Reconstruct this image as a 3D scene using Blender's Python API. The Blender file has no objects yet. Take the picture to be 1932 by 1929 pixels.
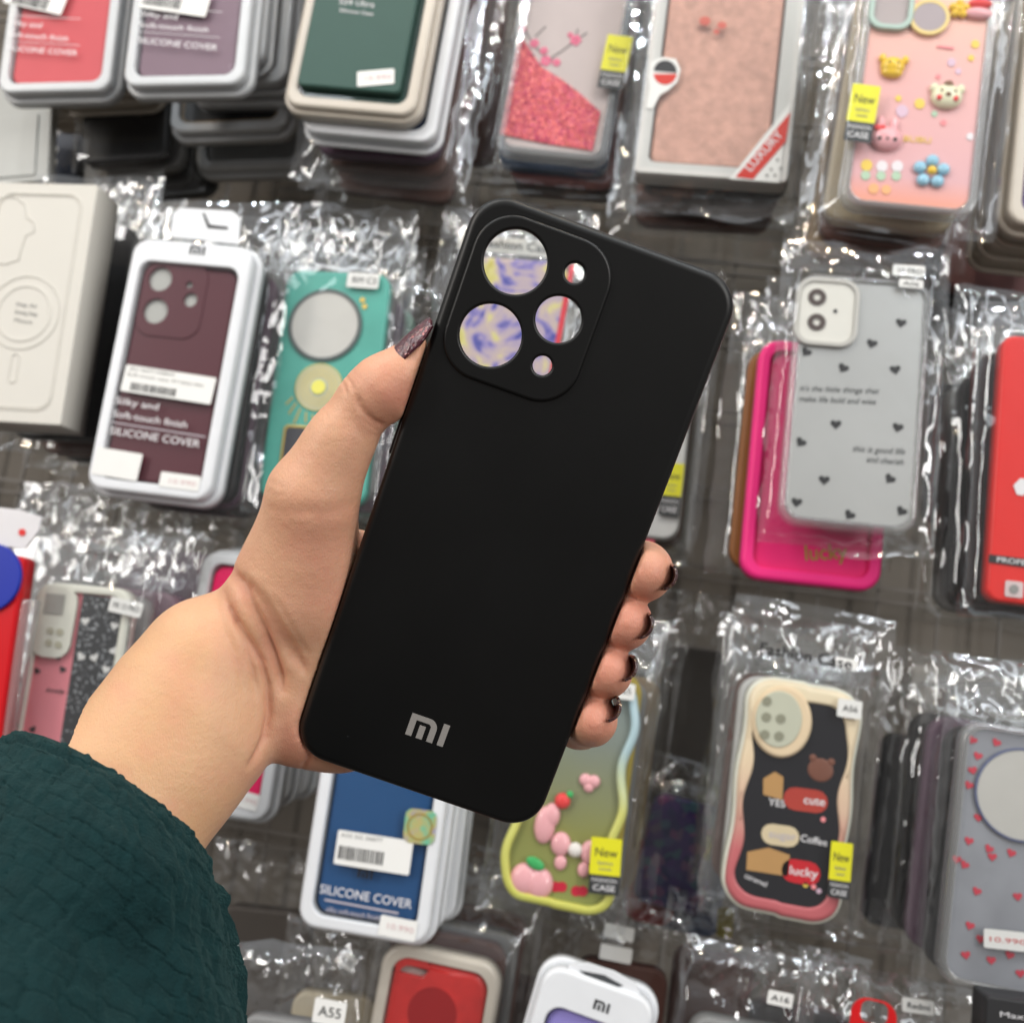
import bpy, bmesh, math, random
import numpy as np
from mathutils import Matrix, Vector
random.seed(7)
S = bpy.context.scene
COL = S.collection
# ------------------------------------------------------------------ camera
F, CX, CY = 1932.0, 966.0, 964.5          # focal length and centre of a 1932 px wide picture
CAM = Vector((0.0, 0.0, 1.5))
yc = Vector(((1190-CX)/F, -(1290-CY)/F, -1)).normalized()      # wall normal seen from the camera
r0 = math.radians(6.8)
u0 = Vector((math.sin(r0), math.cos(r0), 0))
zc = (u0 - yc*u0.dot(yc)).normalized()
xc = yc.cross(zc)
RC = Matrix((xc, yc, zc))                  # rows -> camera-to-world rotation
cd = bpy.data.cameras.new('camera')
cam = bpy.data.objects.new('camera', cd); COL.objects.link(cam)
cam.matrix_world = Matrix.Translation(CAM) @ RC.to_4x4()
cd.sensor_width = 36; cd.lens = 36*3024/3024
cd.clip_start = 0.01; cd.clip_end = 60
cd.dof.use_dof = True; cd.dof.focus_distance = 0.294; cd.dof.aperture_fstop = 36/2.35
S.camera = cam
# ------------------------------------------------------------------ world, lamps, exposure
W = bpy.data.worlds.new('World'); S.world = W; W.use_nodes = True
_n = W.node_tree.nodes; _l = W.node_tree.links          # a bright ceiling fading to a dark shop floor
_tc = _n.new('ShaderNodeTexCoord'); _sp = _n.new('ShaderNodeSeparateXYZ'); _l.new(_tc.outputs['Generated'], _sp.inputs[0])
_mr = _n.new('ShaderNodeMapRange'); _mr.inputs[1].default_value = -.5; _mr.inputs[2].default_value = .8; _l.new(_sp.outputs['Z'], _mr.inputs[0])
_rp = _n.new('ShaderNodeValToRGB'); _rp.color_ramp.elements[0].color = (.10, .09, .08, 1); _rp.color_ramp.elements[1].color = (.66, .69, .72, 1)
_e = _rp.color_ramp.elements.new(.45); _e.color = (.52, .50, .48, 1)
_l.new(_mr.outputs[0], _rp.inputs[0]); _l.new(_rp.outputs[0], _n['Background'].inputs[0])
_n['Background'].inputs[1].default_value = 1.0
def lamp(name, loc, size, watts, col, sy=None, aim=(0.0, 0.6, 1.45)):
    l = bpy.data.lights.new(name, 'AREA'); l.energy = watts; l.color = col
    l.shape = 'RECTANGLE'; l.size = size; l.size_y = sy or size
    o = bpy.data.objects.new(name, l); COL.objects.link(o); o.location = loc
    o.rotation_euler = (Vector(aim)-Vector(loc)).to_track_quat('-Z', 'Y').to_euler()
    return o
lamp('ceiling_and_fill_light', (-0.9, -0.8, 2.9), 0.30, 7, (0.94, 0.97, 1.0), 1.2)
lamp('ceiling_and_fill_light', (0.9, -1.0, 2.9), 0.30, 7, (0.94, 0.97, 1.0), 1.2)
lamp('ceiling_and_fill_light', (-2.3, -1.6, 2.3), 0.40, 31, (1.0, 0.95, 0.90), 1.2)
lamp('ceiling_and_fill_light', (2.3, -1.7, 2.2), 0.40, 34, (1.0, 0.96, 0.92), 1.2)  # added fill panel, brightens the palm from the right
for k, (x, y, z) in enumerate(((-1.3, -0.1, 2.5), (-0.8, 0.05, 2.6), (-0.35, -0.2, 2.6), (0.1, 0.1, 2.6), (0.55, -0.15, 2.6), (1.0, 0.0, 2.6), (-0.6, -0.4, 2.8), (0.35, -0.4, 2.8), (0.9, -0.5, 2.7), (-1.9, -0.9, 2.3), (1.7, -0.6, 2.3), (0.05, -0.3, 2.9))):
    lamp('ceiling_spot', (x, y, z), 0.025, 1.2, ((1.0, 0.78, 0.52), (0.85, 0.96, 1.0), (1.0, 0.97, 0.92))[k % 3])
S.view_settings.view_transform = 'Standard'; S.view_settings.look = 'None'
S.view_settings.exposure = 0.0; S.view_settings.gamma = 1.0
S.render.engine = 'CYCLES'
S.cycles.use_denoising = True
S.cycles.max_bounces = 7; S.cycles.diffuse_bounces = 3; S.cycles.glossy_bounces = 3
S.cycles.transparent_max_bounces = 28; S.cycles.transmission_bounces = 4
S.cycles.caustics_reflective = False; S.cycles.caustics_refractive = False
S.cycles.sample_clamp_indirect = 6

# ------------------------------------------------------------------ projection helpers
def ray(px, py):
    return RC @ Vector(((px-CX)/F, -(py-CY)/F, -1.0))
def at_depth(px, py, d):
    return CAM + ray(px, py)*d
def on_wall(px, py, Y):
    r = ray(px, py); return CAM + r*(Y/r.y)
FWD = RC @ Vector((0, 0, -1))

# ------------------------------------------------------------------ materials
MATS = {}
def mat(name, col, rough=0.5, spec=0.5, metal=0.0, var=0.06, vscale=60, bump=0.0, bscale=300, coat=0.0, sss=0.0, trans=0.0, emis=None):
    if name in MATS: return MATS[name]
    m = bpy.data.materials.new(name); m.use_nodes = True
    nt = m.node_tree; N = nt.nodes; L = nt.links
    b = N['Principled BSDF']
    b.inputs['Roughness'].default_value = rough
    b.inputs['Specular IOR Level'].default_value = spec
    b.inputs['Metallic'].default_value = metal
    b.inputs['Coat Weight'].default_value = coat
    b.inputs['Coat Roughness'].default_value = 0.08
    b.inputs['Transmission Weight'].default_value = trans
    tc = N.new('ShaderNodeTexCoord')
    n = N.new('ShaderNodeTexNoise'); n.inputs['Scale'].default_value = vscale; n.inputs['Detail'].default_value = 4
    L.new(tc.outputs['Object'], n.inputs['Vector'])
    mx = N.new('ShaderNodeMix'); mx.data_type = 'RGBA'
    mx.inputs[6].default_value = (*[min(1, c*(1-var)) for c in col], 1)
    mx.inputs[7].default_value = (*[min(1, c*(1+var)) for c in col], 1)
    L.new(n.outputs['Fac'], mx.inputs[0]); L.new(mx.outputs[2], b.inputs['Base Color'])
    if bump:
        n2 = N.new('ShaderNodeTexNoise'); n2.inputs['Scale'].default_value = bscale; n2.inputs['Detail'].default_value = 3
        L.new(tc.outputs['Object'], n2.inputs['Vector'])
        bp = N.new('ShaderNodeBump'); bp.inputs['Strength'].default_value = bump; bp.inputs['Distance'].default_value = 0.0006
        L.new(n2.outputs['Fac'], bp.inputs['Height']); L.new(bp.outputs['Normal'], b.inputs['Normal'])
    MATS[name] = m
    return m
def film(name, gloss=0.10, edge=0.55, haze=0.05, bump=0.7, bscale=140, rough=0.05, tint=(0.97, 0.98, 0.98), loose=False):
    if name in MATS: return MATS[name]
    m = bpy.data.materials.new(name); m.use_nodes = True
    nt = m.node_tree; N = nt.nodes; L = nt.links
    N.remove(N['Principled BSDF']); out = N['Material Output']
    tr = N.new('ShaderNodeBsdfTransparent'); tr.inputs[0].default_value = (*tint, 1)
    gl = N.new('ShaderNodeBsdfGlossy'); gl.inputs['Roughness'].default_value = rough; gl.inputs['Color'].default_value = (0.95, 0.97, 1, 1)
    df = N.new('ShaderNodeBsdfDiffuse'); df.inputs[0].default_value = (0.8, 0.8, 0.8, 1)
    tc = N.new('ShaderNodeTexCoord')
    n = N.new('ShaderNodeTexNoise'); n.inputs['Scale'].default_value = bscale; n.inputs['Detail'].default_value = 1.5; n.inputs['Distortion'].default_value = .8
    L.new(tc.outputs['Object'], n.inputs['Vector'])
    bp = N.new('ShaderNodeBump'); bp.inputs['Strength'].default_value = bump; bp.inputs['Distance'].default_value = 0.003
    if loose:
        at = N.new('ShaderNodeAttribute'); at.attribute_name = 'loose'
        ml = N.new('ShaderNodeMath'); ml.operation = 'MULTIPLY_ADD'; ml.inputs[1].default_value = bump; ml.inputs[2].default_value = .03; L.new(at.outputs['Fac'], ml.inputs[0]); L.new(ml.outputs[0], bp.inputs['Strength'])
    L.new(n.outputs['Fac'], bp.inputs['Height']); L.new(bp.outputs['Normal'], gl.inputs['Normal'])
    lw = N.new('ShaderNodeLayerWeight'); lw.inputs['Blend'].default_value = 0.25
    L.new(bp.outputs['Normal'], lw.inputs['Normal'])
    ma = N.new('ShaderNodeMath'); ma.operation = 'MULTIPLY_ADD'; ma.inputs[1].default_value = edge; ma.inputs[2].default_value = gloss; ma.use_clamp = True
    L.new(lw.outputs['Facing'], ma.inputs[0])
    if loose:
        mg = N.new('ShaderNodeMath'); mg.operation = 'MULTIPLY_ADD'; mg.inputs[1].default_value = gloss*1.1; mg.inputs[2].default_value = gloss*.3
        L.new(at.outputs['Fac'], mg.inputs[0]); L.new(mg.outputs[0], ma.inputs[2])
    m1 = N.new('ShaderNodeMixShader'); m1.inputs[0].default_value = haze
    L.new(tr.outputs[0], m1.inputs[1]); L.new(df.outputs[0], m1.inputs[2])
    m2 = N.new('ShaderNodeMixShader'); L.new(ma.outputs[0], m2.inputs[0])
    L.new(m1.outputs[0], m2.inputs[1]); L.new(gl.outputs[0], m2.inputs[2])
    L.new(m2.outputs[0], out.inputs[0])
    MATS[name] = m
    return m
FILM = film('crinkled_clear_film', 0.06, 0.40, 0.012, .50, 48, .03, (.985, .99, .99), True)
FILM2 = film('stacked_clear_film', 0.035, 0.32, 0.014, 0.55, 48, .04, (.97, .97, .965), True)
LID = film('clear_blister_lid', 0.016, 0.30, 0.003, 0.05, 22, 0.06)
CLEAR = film('clear_case_plastic', 0.06, 0.5, 0.16, 0.3, 40, 0.12)
TRAY = mat('tray_frosted', (0.58, 0.60, 0.62), 0.25, 0.5, bump=0.1)
TRAYW = mat('tray_white', (0.72, 0.74, 0.77), 0.25, 0.5)
TRAYB = mat('tray_beige', (0.55, 0.50, 0.43), 0.3, 0.5)
PAPER = mat('sticker_paper', (0.80, 0.80, 0.78), 0.6, 0.3, var=0.03)
INK = mat('black_ink', (0.02, 0.02, 0.022), 0.5, 0.3)
GREYINK = mat('grey_ink', (0.25, 0.25, 0.24), 0.5, 0.3)
PALEINK = mat('faint_pink_ink', (0.62, 0.45, 0.45), 0.5, 0.3)
WINK = mat('white_ink', (0.75, 0.74, 0.76), 0.5, 0.3)
SOFTINK = mat('soft_white_ink', (0.50, 0.46, 0.50), 0.5, 0.3)
YEL = mat('yellow_tag', (0.80, 0.76, 0.005), 0.35, 0.5)
BLK = mat('black_tag', (0.02, 0.022, 0.024), 0.35, 0.5)

# ------------------------------------------------------------------ mesh helpers
def empty(name, mw, label=None, cat=None, group=None):
    o = bpy.data.objects.new(name, None); COL.objects.link(o); o.matrix_world = mw
    o.empty_display_size = 0.02
    tag(o, label, cat, group); return o
def tag(o, label=None, cat=None, group=None, kind=None):
    if label: o['label'] = label
    if cat: o['category'] = cat
    if group: o['group'] = group
    if kind: o['kind'] = kind
    return o
def link_mesh(name, me, m, parent=None):
    o = bpy.data.objects.new(name, me); COL.objects.link(o)
    if m is not None and not me.materials: me.materials.append(m)
    if parent is not None: o.parent = parent
    return o
def build(bm, name, m, parent=None):
    bmesh.ops.recalc_face_normals(bm, faces=bm.faces)
    me = bpy.data.meshes.new(name); bm.to_mesh(me); bm.free()
    return link_mesh(name, me, m, parent)
def rr(w, h, r, cx=0.0, cy=0.0, n=7):
    r = min(r, w/2-1e-6, h/2-1e-6); pts = []
    for sx, sy, a0 in ((1, 1, 0), (-1, 1, 90), (-1, -1, 180), (1, -1, 270)):
        for i in range(n+1):
            a = math.radians(a0+90*i/n)
            pts.append((cx+sx*(w/2-r)+r*math.cos(a), cy+sy*(h/2-r)+r*math.sin(a)))
    return pts
def circ(cx, cy, r, n=40, ry=None):
    return [(cx+r*math.cos(2*math.pi*i/n), cy+(ry or r)*math.sin(2*math.pi*i/n)) for i in range(n)]
def area(p):
    return sum(p[i][0]*p[(i+1) % len(p)][1]-p[(i+1) % len(p)][0]*p[i][1] for i in range(len(p)))/2
def inset(pts, d):
    if abs(d) < 1e-9: return pts
    s = 1 if area(pts) > 0 else -1
    n = len(pts); out = []
    for i in range(n):
        a, b, c = Vector(pts[i-1]), Vector(pts[i]), Vector(pts[(i+1) % n])
        e1, e2 = b-a, c-b
        e1 = e1.normalized() if e1.length > 1e-9 else e2.normalized()
        e2 = e2.normalized() if e2.length > 1e-9 else e1
        n1 = Vector((-e1.y, e1.x)); n2 = Vector((-e2.y, e2.x))
        m = n1+n2
        m = m.normalized() if m.length > 1e-6 else n1
        k = d/max(0.5, m.dot(n1))
        out.append((b.x+s*m.x*k, b.y+s*m.y*k))
    return out
def ring(bm, pts, z):
    return [bm.verts.new((p[0], p[1], z)) for p in pts]
def bridge(bm, A, B, smooth=True):
    n = len(A)
    for i in range(n):
        f = bm.faces.new((A[i], A[(i+1) % n], B[(i+1) % n], B[i])); f.smooth = smooth
def cap(bm, rings):
    es = []
    for R in rings:
        n = len(R)
        for i in range(n):
            e = bm.edges.get((R[i], R[(i+1) % n])) or bm.edges.new((R[i], R[(i+1) % n]))
            es.append(e)
    bmesh.ops.triangle_fill(bm, use_beauty=True, use_dissolve=False, edges=es, normal=(0, 0, 1))
def slab(bm, outline, z0, z1, bev=0.0, holes=(), hbev=0.0, seg=4, bottom=True):
    """outline extruded from z0 up to z1 with a rounded upper edge, and through holes"""
    R = [ring(bm, outline, z0)]
    if bev > 0:
        for i in range(seg+1):
            a = math.pi/2*i/seg
            R.append(ring(bm, inset(outline, bev*(1-math.cos(a))), z1-bev+bev*math.sin(a)))
    else: R.append(ring(bm, outline, z1))
    for a, b in zip(R, R[1:]): bridge(bm, a, b)
    top, bot = [R[-1]], [R[0]]
    for h in holes:
        Q = [ring(bm, h, z0)]
        if hbev > 0:
            for i in range(seg+1):
                a = math.pi/2*i/seg
                Q.append(ring(bm, inset(h, -hbev*(1-math.cos(a))), z1-hbev+hbev*math.sin(a)))
        else: Q.append(ring(bm, h, z1))
        for a, b in zip(Q, Q[1:]): bridge(bm, a, b)
        top.append(Q[-1]); bot.append(Q[0])
    cap(bm, top)
    if bottom: cap(bm, bot)
def plate(name, m, parent, outline, z0, z1, bev=0.0, holes=(), hbev=0.0, seg=3):
    bm = bmesh.new(); slab(bm, outline, z0, z1, bev, holes, hbev, seg); return build(bm, name, m, parent)
def quad_pts(P, pts, z):
    return [tuple(P.loc(x, y, z)[:2]) for x, y in pts]
def ellipsoid(bm, c, r, rot=0, u=18, v=10):
    M = Matrix.Translation(c) @ Matrix.Rotation(rot, 4, 'Z') @ Matrix.Diagonal((*r, 1))
    res = bmesh.ops.create_uvsphere(bm, u_segments=u, v_segments=v, radius=1, matrix=M)
    for vv in res['verts']:
        for f in vv.link_faces: f.smooth = True
TEXTS = {}
def text(s, m, parent, loc, size, width=None, rot=0.0, shear=0.0, ext=0.00008, bold=0.0, align='LEFT', name='lettering'):
    key = (s, shear, bold, align)
    if key not in TEXTS:
        c = bpy.data.curves.new('lettering', 'FONT'); c.body = s; c.size = 1; c.align_x = align; c.align_y = 'CENTER'
        c.shear = shear; c.offset = bold; c.extrude = 0.01; c.resolution_u = 3
        o = bpy.data.objects.new('t', c); COL.objects.link(o)
        bpy.context.view_layer.update()
        me = bpy.data.meshes.new_from_object(o.evaluated_get(bpy.context.evaluated_depsgraph_get()))
        bpy.data.objects.remove(o); bpy.data.curves.remove(c); TEXTS[key] = me
    me = TEXTS[key].copy(); me.materials.clear()
    xs = [v.co.x for v in me.vertices]; wd = (max(xs)-min(xs)) if xs else 1
    sx = (width/wd) if width else size
    for v in me.vertices: v.co = Vector((v.co.x*sx, v.co.y*size, v.co.z*ext*100))
    o = link_mesh(name, me, m, parent)
    o.matrix_local = Matrix.Translation(loc) @ Matrix.Rotation(rot, 4, 'Z')
    return o

# ------------------------------------------------------------------ numpy noise
_rs = np.random.RandomState(3); LAT = _rs.rand(256, 256)
def vnoise(x, y, seed=0):
    x = x+seed*17.31; y = y+seed*9.77
    xi = np.floor(x).astype(int); yi = np.floor(y).astype(int); fx = x-xi; fy = y-yi
    fx = fx*fx*(3-2*fx); fy = fy*fy*(3-2*fy)
    a = LAT[xi % 256, yi % 256]; b = LAT[(xi+1) % 256, yi % 256]; c = LAT[xi % 256, (yi+1) % 256]; d = LAT[(xi+1) % 256, (yi+1) % 256]
    return (a*(1-fx)+b*fx)*(1-fy)+(c*(1-fx)+d*fx)*fy
def ridged(x, y, seed=0):
    return 1-np.abs(2*vnoise(x, y, seed)-1)
def grid_mesh(X, Y, Z, name='m', wrap=False):
    ny, nx = X.shape
    V = np.stack([X, Y, Z], -1).reshape(-1, 3)
    i = np.arange(ny*nx).reshape(ny, nx)
    if wrap:
        j = np.roll(i, -1, axis=1); q = np.stack([i[:-1], j[:-1], j[1:], i[1:]], -1).reshape(-1, 4)
    else:
        q = np.stack([i[:-1, :-1], i[:-1, 1:], i[1:, 1:], i[1:, :-1]], -1).reshape(-1, 4)
    return V, q
def np_mesh(name, V, Q, smooth=True):
    me = bpy.data.meshes.new(name)
    me.vertices.add(len(V)); me.vertices.foreach_set('co', np.asarray(V, np.float32).ravel())
    me.loops.add(Q.size); me.loops.foreach_set('vertex_index', Q.astype(np.int32).ravel())
    me.polygons.add(len(Q)); me.polygons.foreach_set('loop_start', np.arange(0, Q.size, Q.shape[1], dtype=np.int32))
    me.update(calc_edges=True)
    me.polygons.foreach_set('use_smooth', np.full(len(Q), smooth))
    if name == 'bag': me.attributes.new('loose', 'FLOAT', 'POINT').data.foreach_set('value', LOOSE.astype(np.float32))
    me.validate()
    return me
def bag_mesh(w, h, box, zf, zb, seed, nx=60, ny=110, amp=0.0035, tight=0.05):
    """pillow of clear film: w x h sheet round a box (x0,x1,y0,y1) between depths zb..zf"""
    u = np.linspace(-1, 1, nx); v = np.linspace(-1, 1, ny)
    X, Yg = np.meshgrid(u*w/2, v*h/2)
    X = X + (ridged(Yg*26, Yg*0+seed, seed)-.5)*0.004*np.sign(X)*(np.abs(X)/(w/2))**4
    Yg2 = Yg + (ridged(X*30, X*0+seed*2, seed+5)-.5)*0.006*(np.abs(Yg)/(h/2))**6
    x0, x1, y0, y1 = box
    dx = np.maximum(np.maximum(x0-X, X-x1), 0); dy = np.maximum(np.maximum(y0-Yg2, Yg2-y1), 0)
    dist = np.hypot(dx, dy)
    s = np.exp(-(dist/0.010)**1.5)
    zm = (zf+zb)/2
    edge = np.minimum(1, np.minimum((1-np.abs(X)/(w/2+1e-6))*10, (1-np.abs(Yg)/(h/2))*10)).clip(0, 1)
    a = amp*(tight+(1-tight)*(1-s))
    n = (ridged(X*55, Yg2*22, seed)*0.9+ridged((X+Yg2)*80, (X-Yg2)*60, seed+3)*0.6+vnoise(X*18, Yg2*14, seed+8)*1.4-1.2)
    n2 = (ridged(X*50, Yg2*25, seed+11)*0.9+ridged((X-Yg2)*80, (X+Yg2)*60, seed+13)*0.6+vnoise(X*18, Yg2*14, seed+18)*1.4-1.2)
    sway = (vnoise(X*9, Yg2*9, seed+21)-.5)*0.010*(1-s)
    Zf = zm+(zf-zm+0.001)*s+sway+a*n*edge*1.0+0.0006+0.0015*edge
    Zf = Zf+.0009*np.exp(-((np.abs(Yg)-h/2*.955)/.0012)**2)
    Zb = zm+(zb-zm-0.001)*s+sway-a*n2*edge-0.0006-0.0015*edge
    V1, Q1 = grid_mesh(X, Yg2, Zf); V2, Q2 = grid_mesh(X, Yg2, Zb)
    V = np.vstack([V1, V2]); Q = np.vstack([Q1, Q2[:, ::-1]+len(V1)])
    lo = np.clip(1-s, 0, 1)*(.25+.75*vnoise(X*22, Yg2*16, seed+31)**1.2*1.6).clip(0, 1)
    global LOOSE; LOOSE = np.concatenate([lo.ravel(), lo.ravel()])
    return V, Q
def bag(P, top, bot, wpx, box, zf, zb, seed, amp=0.0035, nx=60, ny=110, m=None, tight=0.05):
    """bag given by picture points of its top and bottom centre, box in local metres"""
    T = P.loc(*top, 0); B = P.loc(*bot, 0); c = (T+B)/2; h = abs(T.y-B.y); w = wpx*P.s
    V, Q = bag_mesh(w, h, (box[0]-c.x, box[1]-c.x, box[2]-c.y, box[3]-c.y), zf, zb, seed, nx, ny, amp, tight)
    V = V+np.array([c.x, c.y, 0])
    return link_mesh('plastic_bag', np_mesh('bag', V, Q), m or FILM, P.root)

# ------------------------------------------------------------------ a package hanging on the wall
WALL_Y = 0.90
class Pack:
    def __init__(s, name, label, cat, top, bot, wpx, Y, group=None, yaw=0.0, pitch=0.0):
        T = on_wall(*top, Y); B = on_wall(*bot, Y); C = (T+B)/2
        up = (T-B).normalized(); nrm = Vector((0, -1, 0)); right = up.cross(nrm)
        M = Matrix((right, up, nrm)).transposed().to_4x4(); M.translation = C
        M = M @ Matrix.Rotation(math.radians(yaw), 4, 'Y') @ Matrix.Rotation(math.radians(pitch), 4, 'X')
        s.M = M; s.Mi = M.inverted(); s.h = (T-B).length; s.C = C
        s.s = (C-CAM).dot(FWD)/F; s.w = wpx*s.s
        s.root = empty(name, M, label, cat, group)
    def loc(s, px, py, z=0.0):
        o = s.Mi @ CAM; d = s.Mi.to_3x3() @ ray(px, py)
        t = (z-o.z)/d.z; return o+d*t
    def pts(s, L, z): return [tuple(s.loc(x, y, z)[:2]) for x, y in L]
    def poly(s, name, m, L, z, t=0.0002, bev=0.0, parent=None):
        p = s.pts(L, z)
        if area(p) < 0: p = p[::-1]
        return plate(name, m, parent or s.root, p, z, z+t, bev)
    def rect(s, name, m, x0, y0, x1, y1, hpx, z, t=0.0003, r=0.001, parent=None):
        """rounded sticker whose centre line runs from (x0,y0) to (x1,y1), hpx tall"""
        a = s.loc(x0, y0, z); b = s.loc(x1, y1, z); c = (a+b)/2; ang = math.atan2(b.y-a.y, b.x-a.x)
        w = (b-a).length; h = hpx*s.s
        ca, sa = math.cos(ang), math.sin(ang)
        p = [(c.x+x*ca-y*sa, c.y+x*sa+y*ca) for x, y in rr(w, h, r, n=3)]
        o = plate(name, m, parent or s.root, p, z, z+t)
        return o, c, ang, w, h
    def text(s, str_, m, x0, y0, x1, y1, hpx, z, parent=None, **k):
        """text whose middle line runs from (x0,y0) to (x1,y1)"""
        a = s.loc(x0, y0, z); b = s.loc(x1, y1, z)
        return text(str_, m, parent or s.root, (a.x, a.y, z), hpx*s.s*1.15, (b-a).length, math.atan2(b.y-a.y, b.x-a.x), **k)
    def rod(s, name, m, pa, pb, z, r, parent=None):
        a = s.loc(*pa, z); b = s.loc(*pb, z)
        bm = bmesh.new(); ang = math.atan2(b.y-a.y, b.x-a.x); w = (b-a).length
        p = [((a.x+b.x)/2+x*math.cos(ang)-y*math.sin(ang), (a.y+b.y)/2+x*math.sin(ang)+y*math.cos(ang)) for x, y in rr(w, r*2, r, n=3)]
        slab(bm, p, z, z+r*.5); return build(bm, name, m, parent or s.root)
def barcode(P, c, ang, w, h, z, parent, seed=1):
    rnd = random.Random(seed); bm = bmesh.new(); x = -w/2
    while x < w/2:
        bw = rnd.choice((.0004, .0006, .0009))
        p = [(x, -h/2), (x+bw, -h/2), (x+bw, h/2), (x, h/2)]
        slab(bm, p, 0, 0.0001); x += bw+rnd.choice((.0004, .0006, .0008))
    o = build(bm, 'barcode', INK, parent); o.matrix_local = Matrix.Translation((c.x, c.y, z)) @ Matrix.Rotation(ang, 4, 'Z'); return o
def fashion_tag(P, x0, y0, x1, y1, hpx, hb, z, word='FASHION'):
    """yellow New sticker with its black foot; (x0,y0)-(x1,y1) is the middle line of the yellow part"""
    o, c, a, w, h = P.rect('fashion_tag', YEL, x0, y0, x1, y1, hpx, z, r=0.0006)
    dn = Vector((math.sin(a), -math.cos(a), 0))
    hb *= P.s
    c2 = c+dn*(h/2+hb/2)
    b = plate('tag_foot', BLK, o, [(c2.x+x*math.cos(a)-y*math.sin(a), c2.y+x*math.sin(a)+y*math.cos(a)) for x, y in rr(w*.98, hb, .0005, n=2)], z-.0001, z+.0003)
    def t(s_, m, cc, size, wd, **k):
        text(s_, m, o, (cc.x, cc.y, z+.0004), size, wd, a, align='CENTER', **k)
    t('New', INK, c+dn*(-h*.10), h*.34, w*.72)
    t('fashion', GREYINK, c+dn*(h*.18), h*.14, w*.5); t('case', GREYINK, c+dn*(h*.33), h*.12, w*.4)
    t(word, WINK, c2+dn*(-hb*.22), hb*.30, w*.8); t('CASE', WINK, c2+dn*(hb*.18), hb*.42, w*.72, bold=.01)
    return o
def tray_parts(P, col, tray=TRAY, cx=None, inset_=0.0075, depth=0.014, r=0.011, body_r=0.008, top_band=0.0, holes=()):
    w, h = P.w, P.h
    bm = bmesh.new()
    win = rr(w-2*inset_, h-2*inset_-top_band, body_r, 0, -top_band/2)
    slab(bm, rr(w, h, r), -depth, 0, 0.0025, [win], 0.001)
    slab(bm, rr(w-.0004, h-.0004, r), -depth-.0012, -depth-.0002)
    build(bm, 'tray', tray, P.root)
    # the moulded body steps out behind the lip
    bm = bmesh.new(); slab(bm, rr(w+.006, h+.006, r+.003), -depth-.004, -depth+.004, 0.002, [rr(w-.002, h-.002, r)]); build(bm, 'tray_rim', tray, P.root)
    cov = plate('silicone_cover', col, P.root, rr(w-2*inset_-.002, h-2*inset_-top_band-.002, body_r, 0, -top_band/2), -depth+.001, -.004, 0.002, holes, 0.0006)
    # clear lid, very slightly wavy
    u = np.linspace(-1, 1, 14)*(w/2-inset_*.6); v = np.linspace(-1, 1, 24)*(h/2-inset_*.6-top_band/2)
    X, Y = np.meshgrid(u, v); Z = -.0016+vnoise(X*60, Y*40, int(w*1e5) % 50)*.0004
    V, Q = grid_mesh(X, Y-top_band/2, Z); link_mesh('clear_lid', np_mesh('lid', V, Q), LID, P.root)
    return cov
LTRAY = {}
def copies(P, n, gap, make_mesh_parts, label, cat, group, drift=(0, 0), jit=0.004, name='bagged_phone_case', rotj=2.0, start=1, z0=0.0):
    """n things queued behind P toward the wall; make_mesh_parts(root, i) fills each or a template is copied"""
    rnd = random.Random(hash(label) % 1000 if False else len(label)*7+n)
    temps = []
    for i in range(start, start+n):
        M = P.M @ Matrix.Translation((drift[0]*i+rnd.uniform(-jit, jit), drift[1]*i+rnd.uniform(-jit, jit), z0-gap*i)) @ Matrix.Rotation(math.radians(rnd.uniform(-rotj, rotj)), 4, 'Z')
        r = empty(name, M, label, cat, group)
        k = i % 3
        if len(temps) < 3:
            make_mesh_parts(r, i); temps.append(r)
        else:
            for ch in list(temps[k].children):
                c = ch.copy(); COL.objects.link(c); c.parent = r; c.matrix_local = ch.matrix_local
    return temps
def stack_tray(cols, tray=TRAY, w=.095, h=.18):
    def f(r, i):
        bm = bmesh.new(); slab(bm, rr(w, h, .011), -.012, 0, .0022, [rr(w-.016, h-.016, .008)], .0008)
        slab(bm, rr(w+.005, h+.005, .013), -.0155, -.0122, .0015); build(bm, 'tray', tray, r)
        plate('silicone_cover', cols[i % len(cols)], r, rr(w-.018, h-.018, .008), -.0115, -.004, .002)
    return f
def stack_bag(cols, w=.08, h=.165, bw=.105, bh=.215, seed=0, dz=.010, film_=None, up=0.016):
    cache = {}
    def f(r, i):
        c = plate('phone_case', cols[i % len(cols)], r, rr(w, h, .012), -dz, 0, .0025)
        V, Q = bag_mesh(bw, bh, (-w/2, w/2, -h/2-up, h/2-up), .001, -dz-.001, seed+i*3, 34, 60, .003, .3)
        V = V+np.array([0, up, 0])
        link_mesh('plastic_bag', np_mesh('bag', V, Q), film_ or FILM2, r)
    return f
def hook(px, py, Yf, label):
    Yf = min(Yf+.13, .80)
    a = on_wall(px, py, Yf)
    bm = bmesh.new(); n = 10; L = WALL_Y-Yf+.012
    A = ring(bm, circ(0, 0, .0016, n), 0); B = ring(bm, circ(0, 0, .0016, n), L)
    bridge(bm, A, B); cap(bm, [A]); cap(bm, [B])
    r = empty('display_hook', Matrix.Translation(Vector((a.x, WALL_Y+.002, a.z))) @ Matrix.Rotation(math.radians(90), 4, 'X'), label, 'hook', 'metal display hooks')
    build(bm, 'prong', CHROME, r)
    bm = bmesh.new(); slab(bm, rr(.02, .03, .002, 0, 0, 2), 0.0005, .0035); build(bm, 'hook_plate', CHROME, r)
CHROME = mat('chromed_wire', (0.35, 0.33, 0.30), 0.3, 0.5, 0.9)

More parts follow.
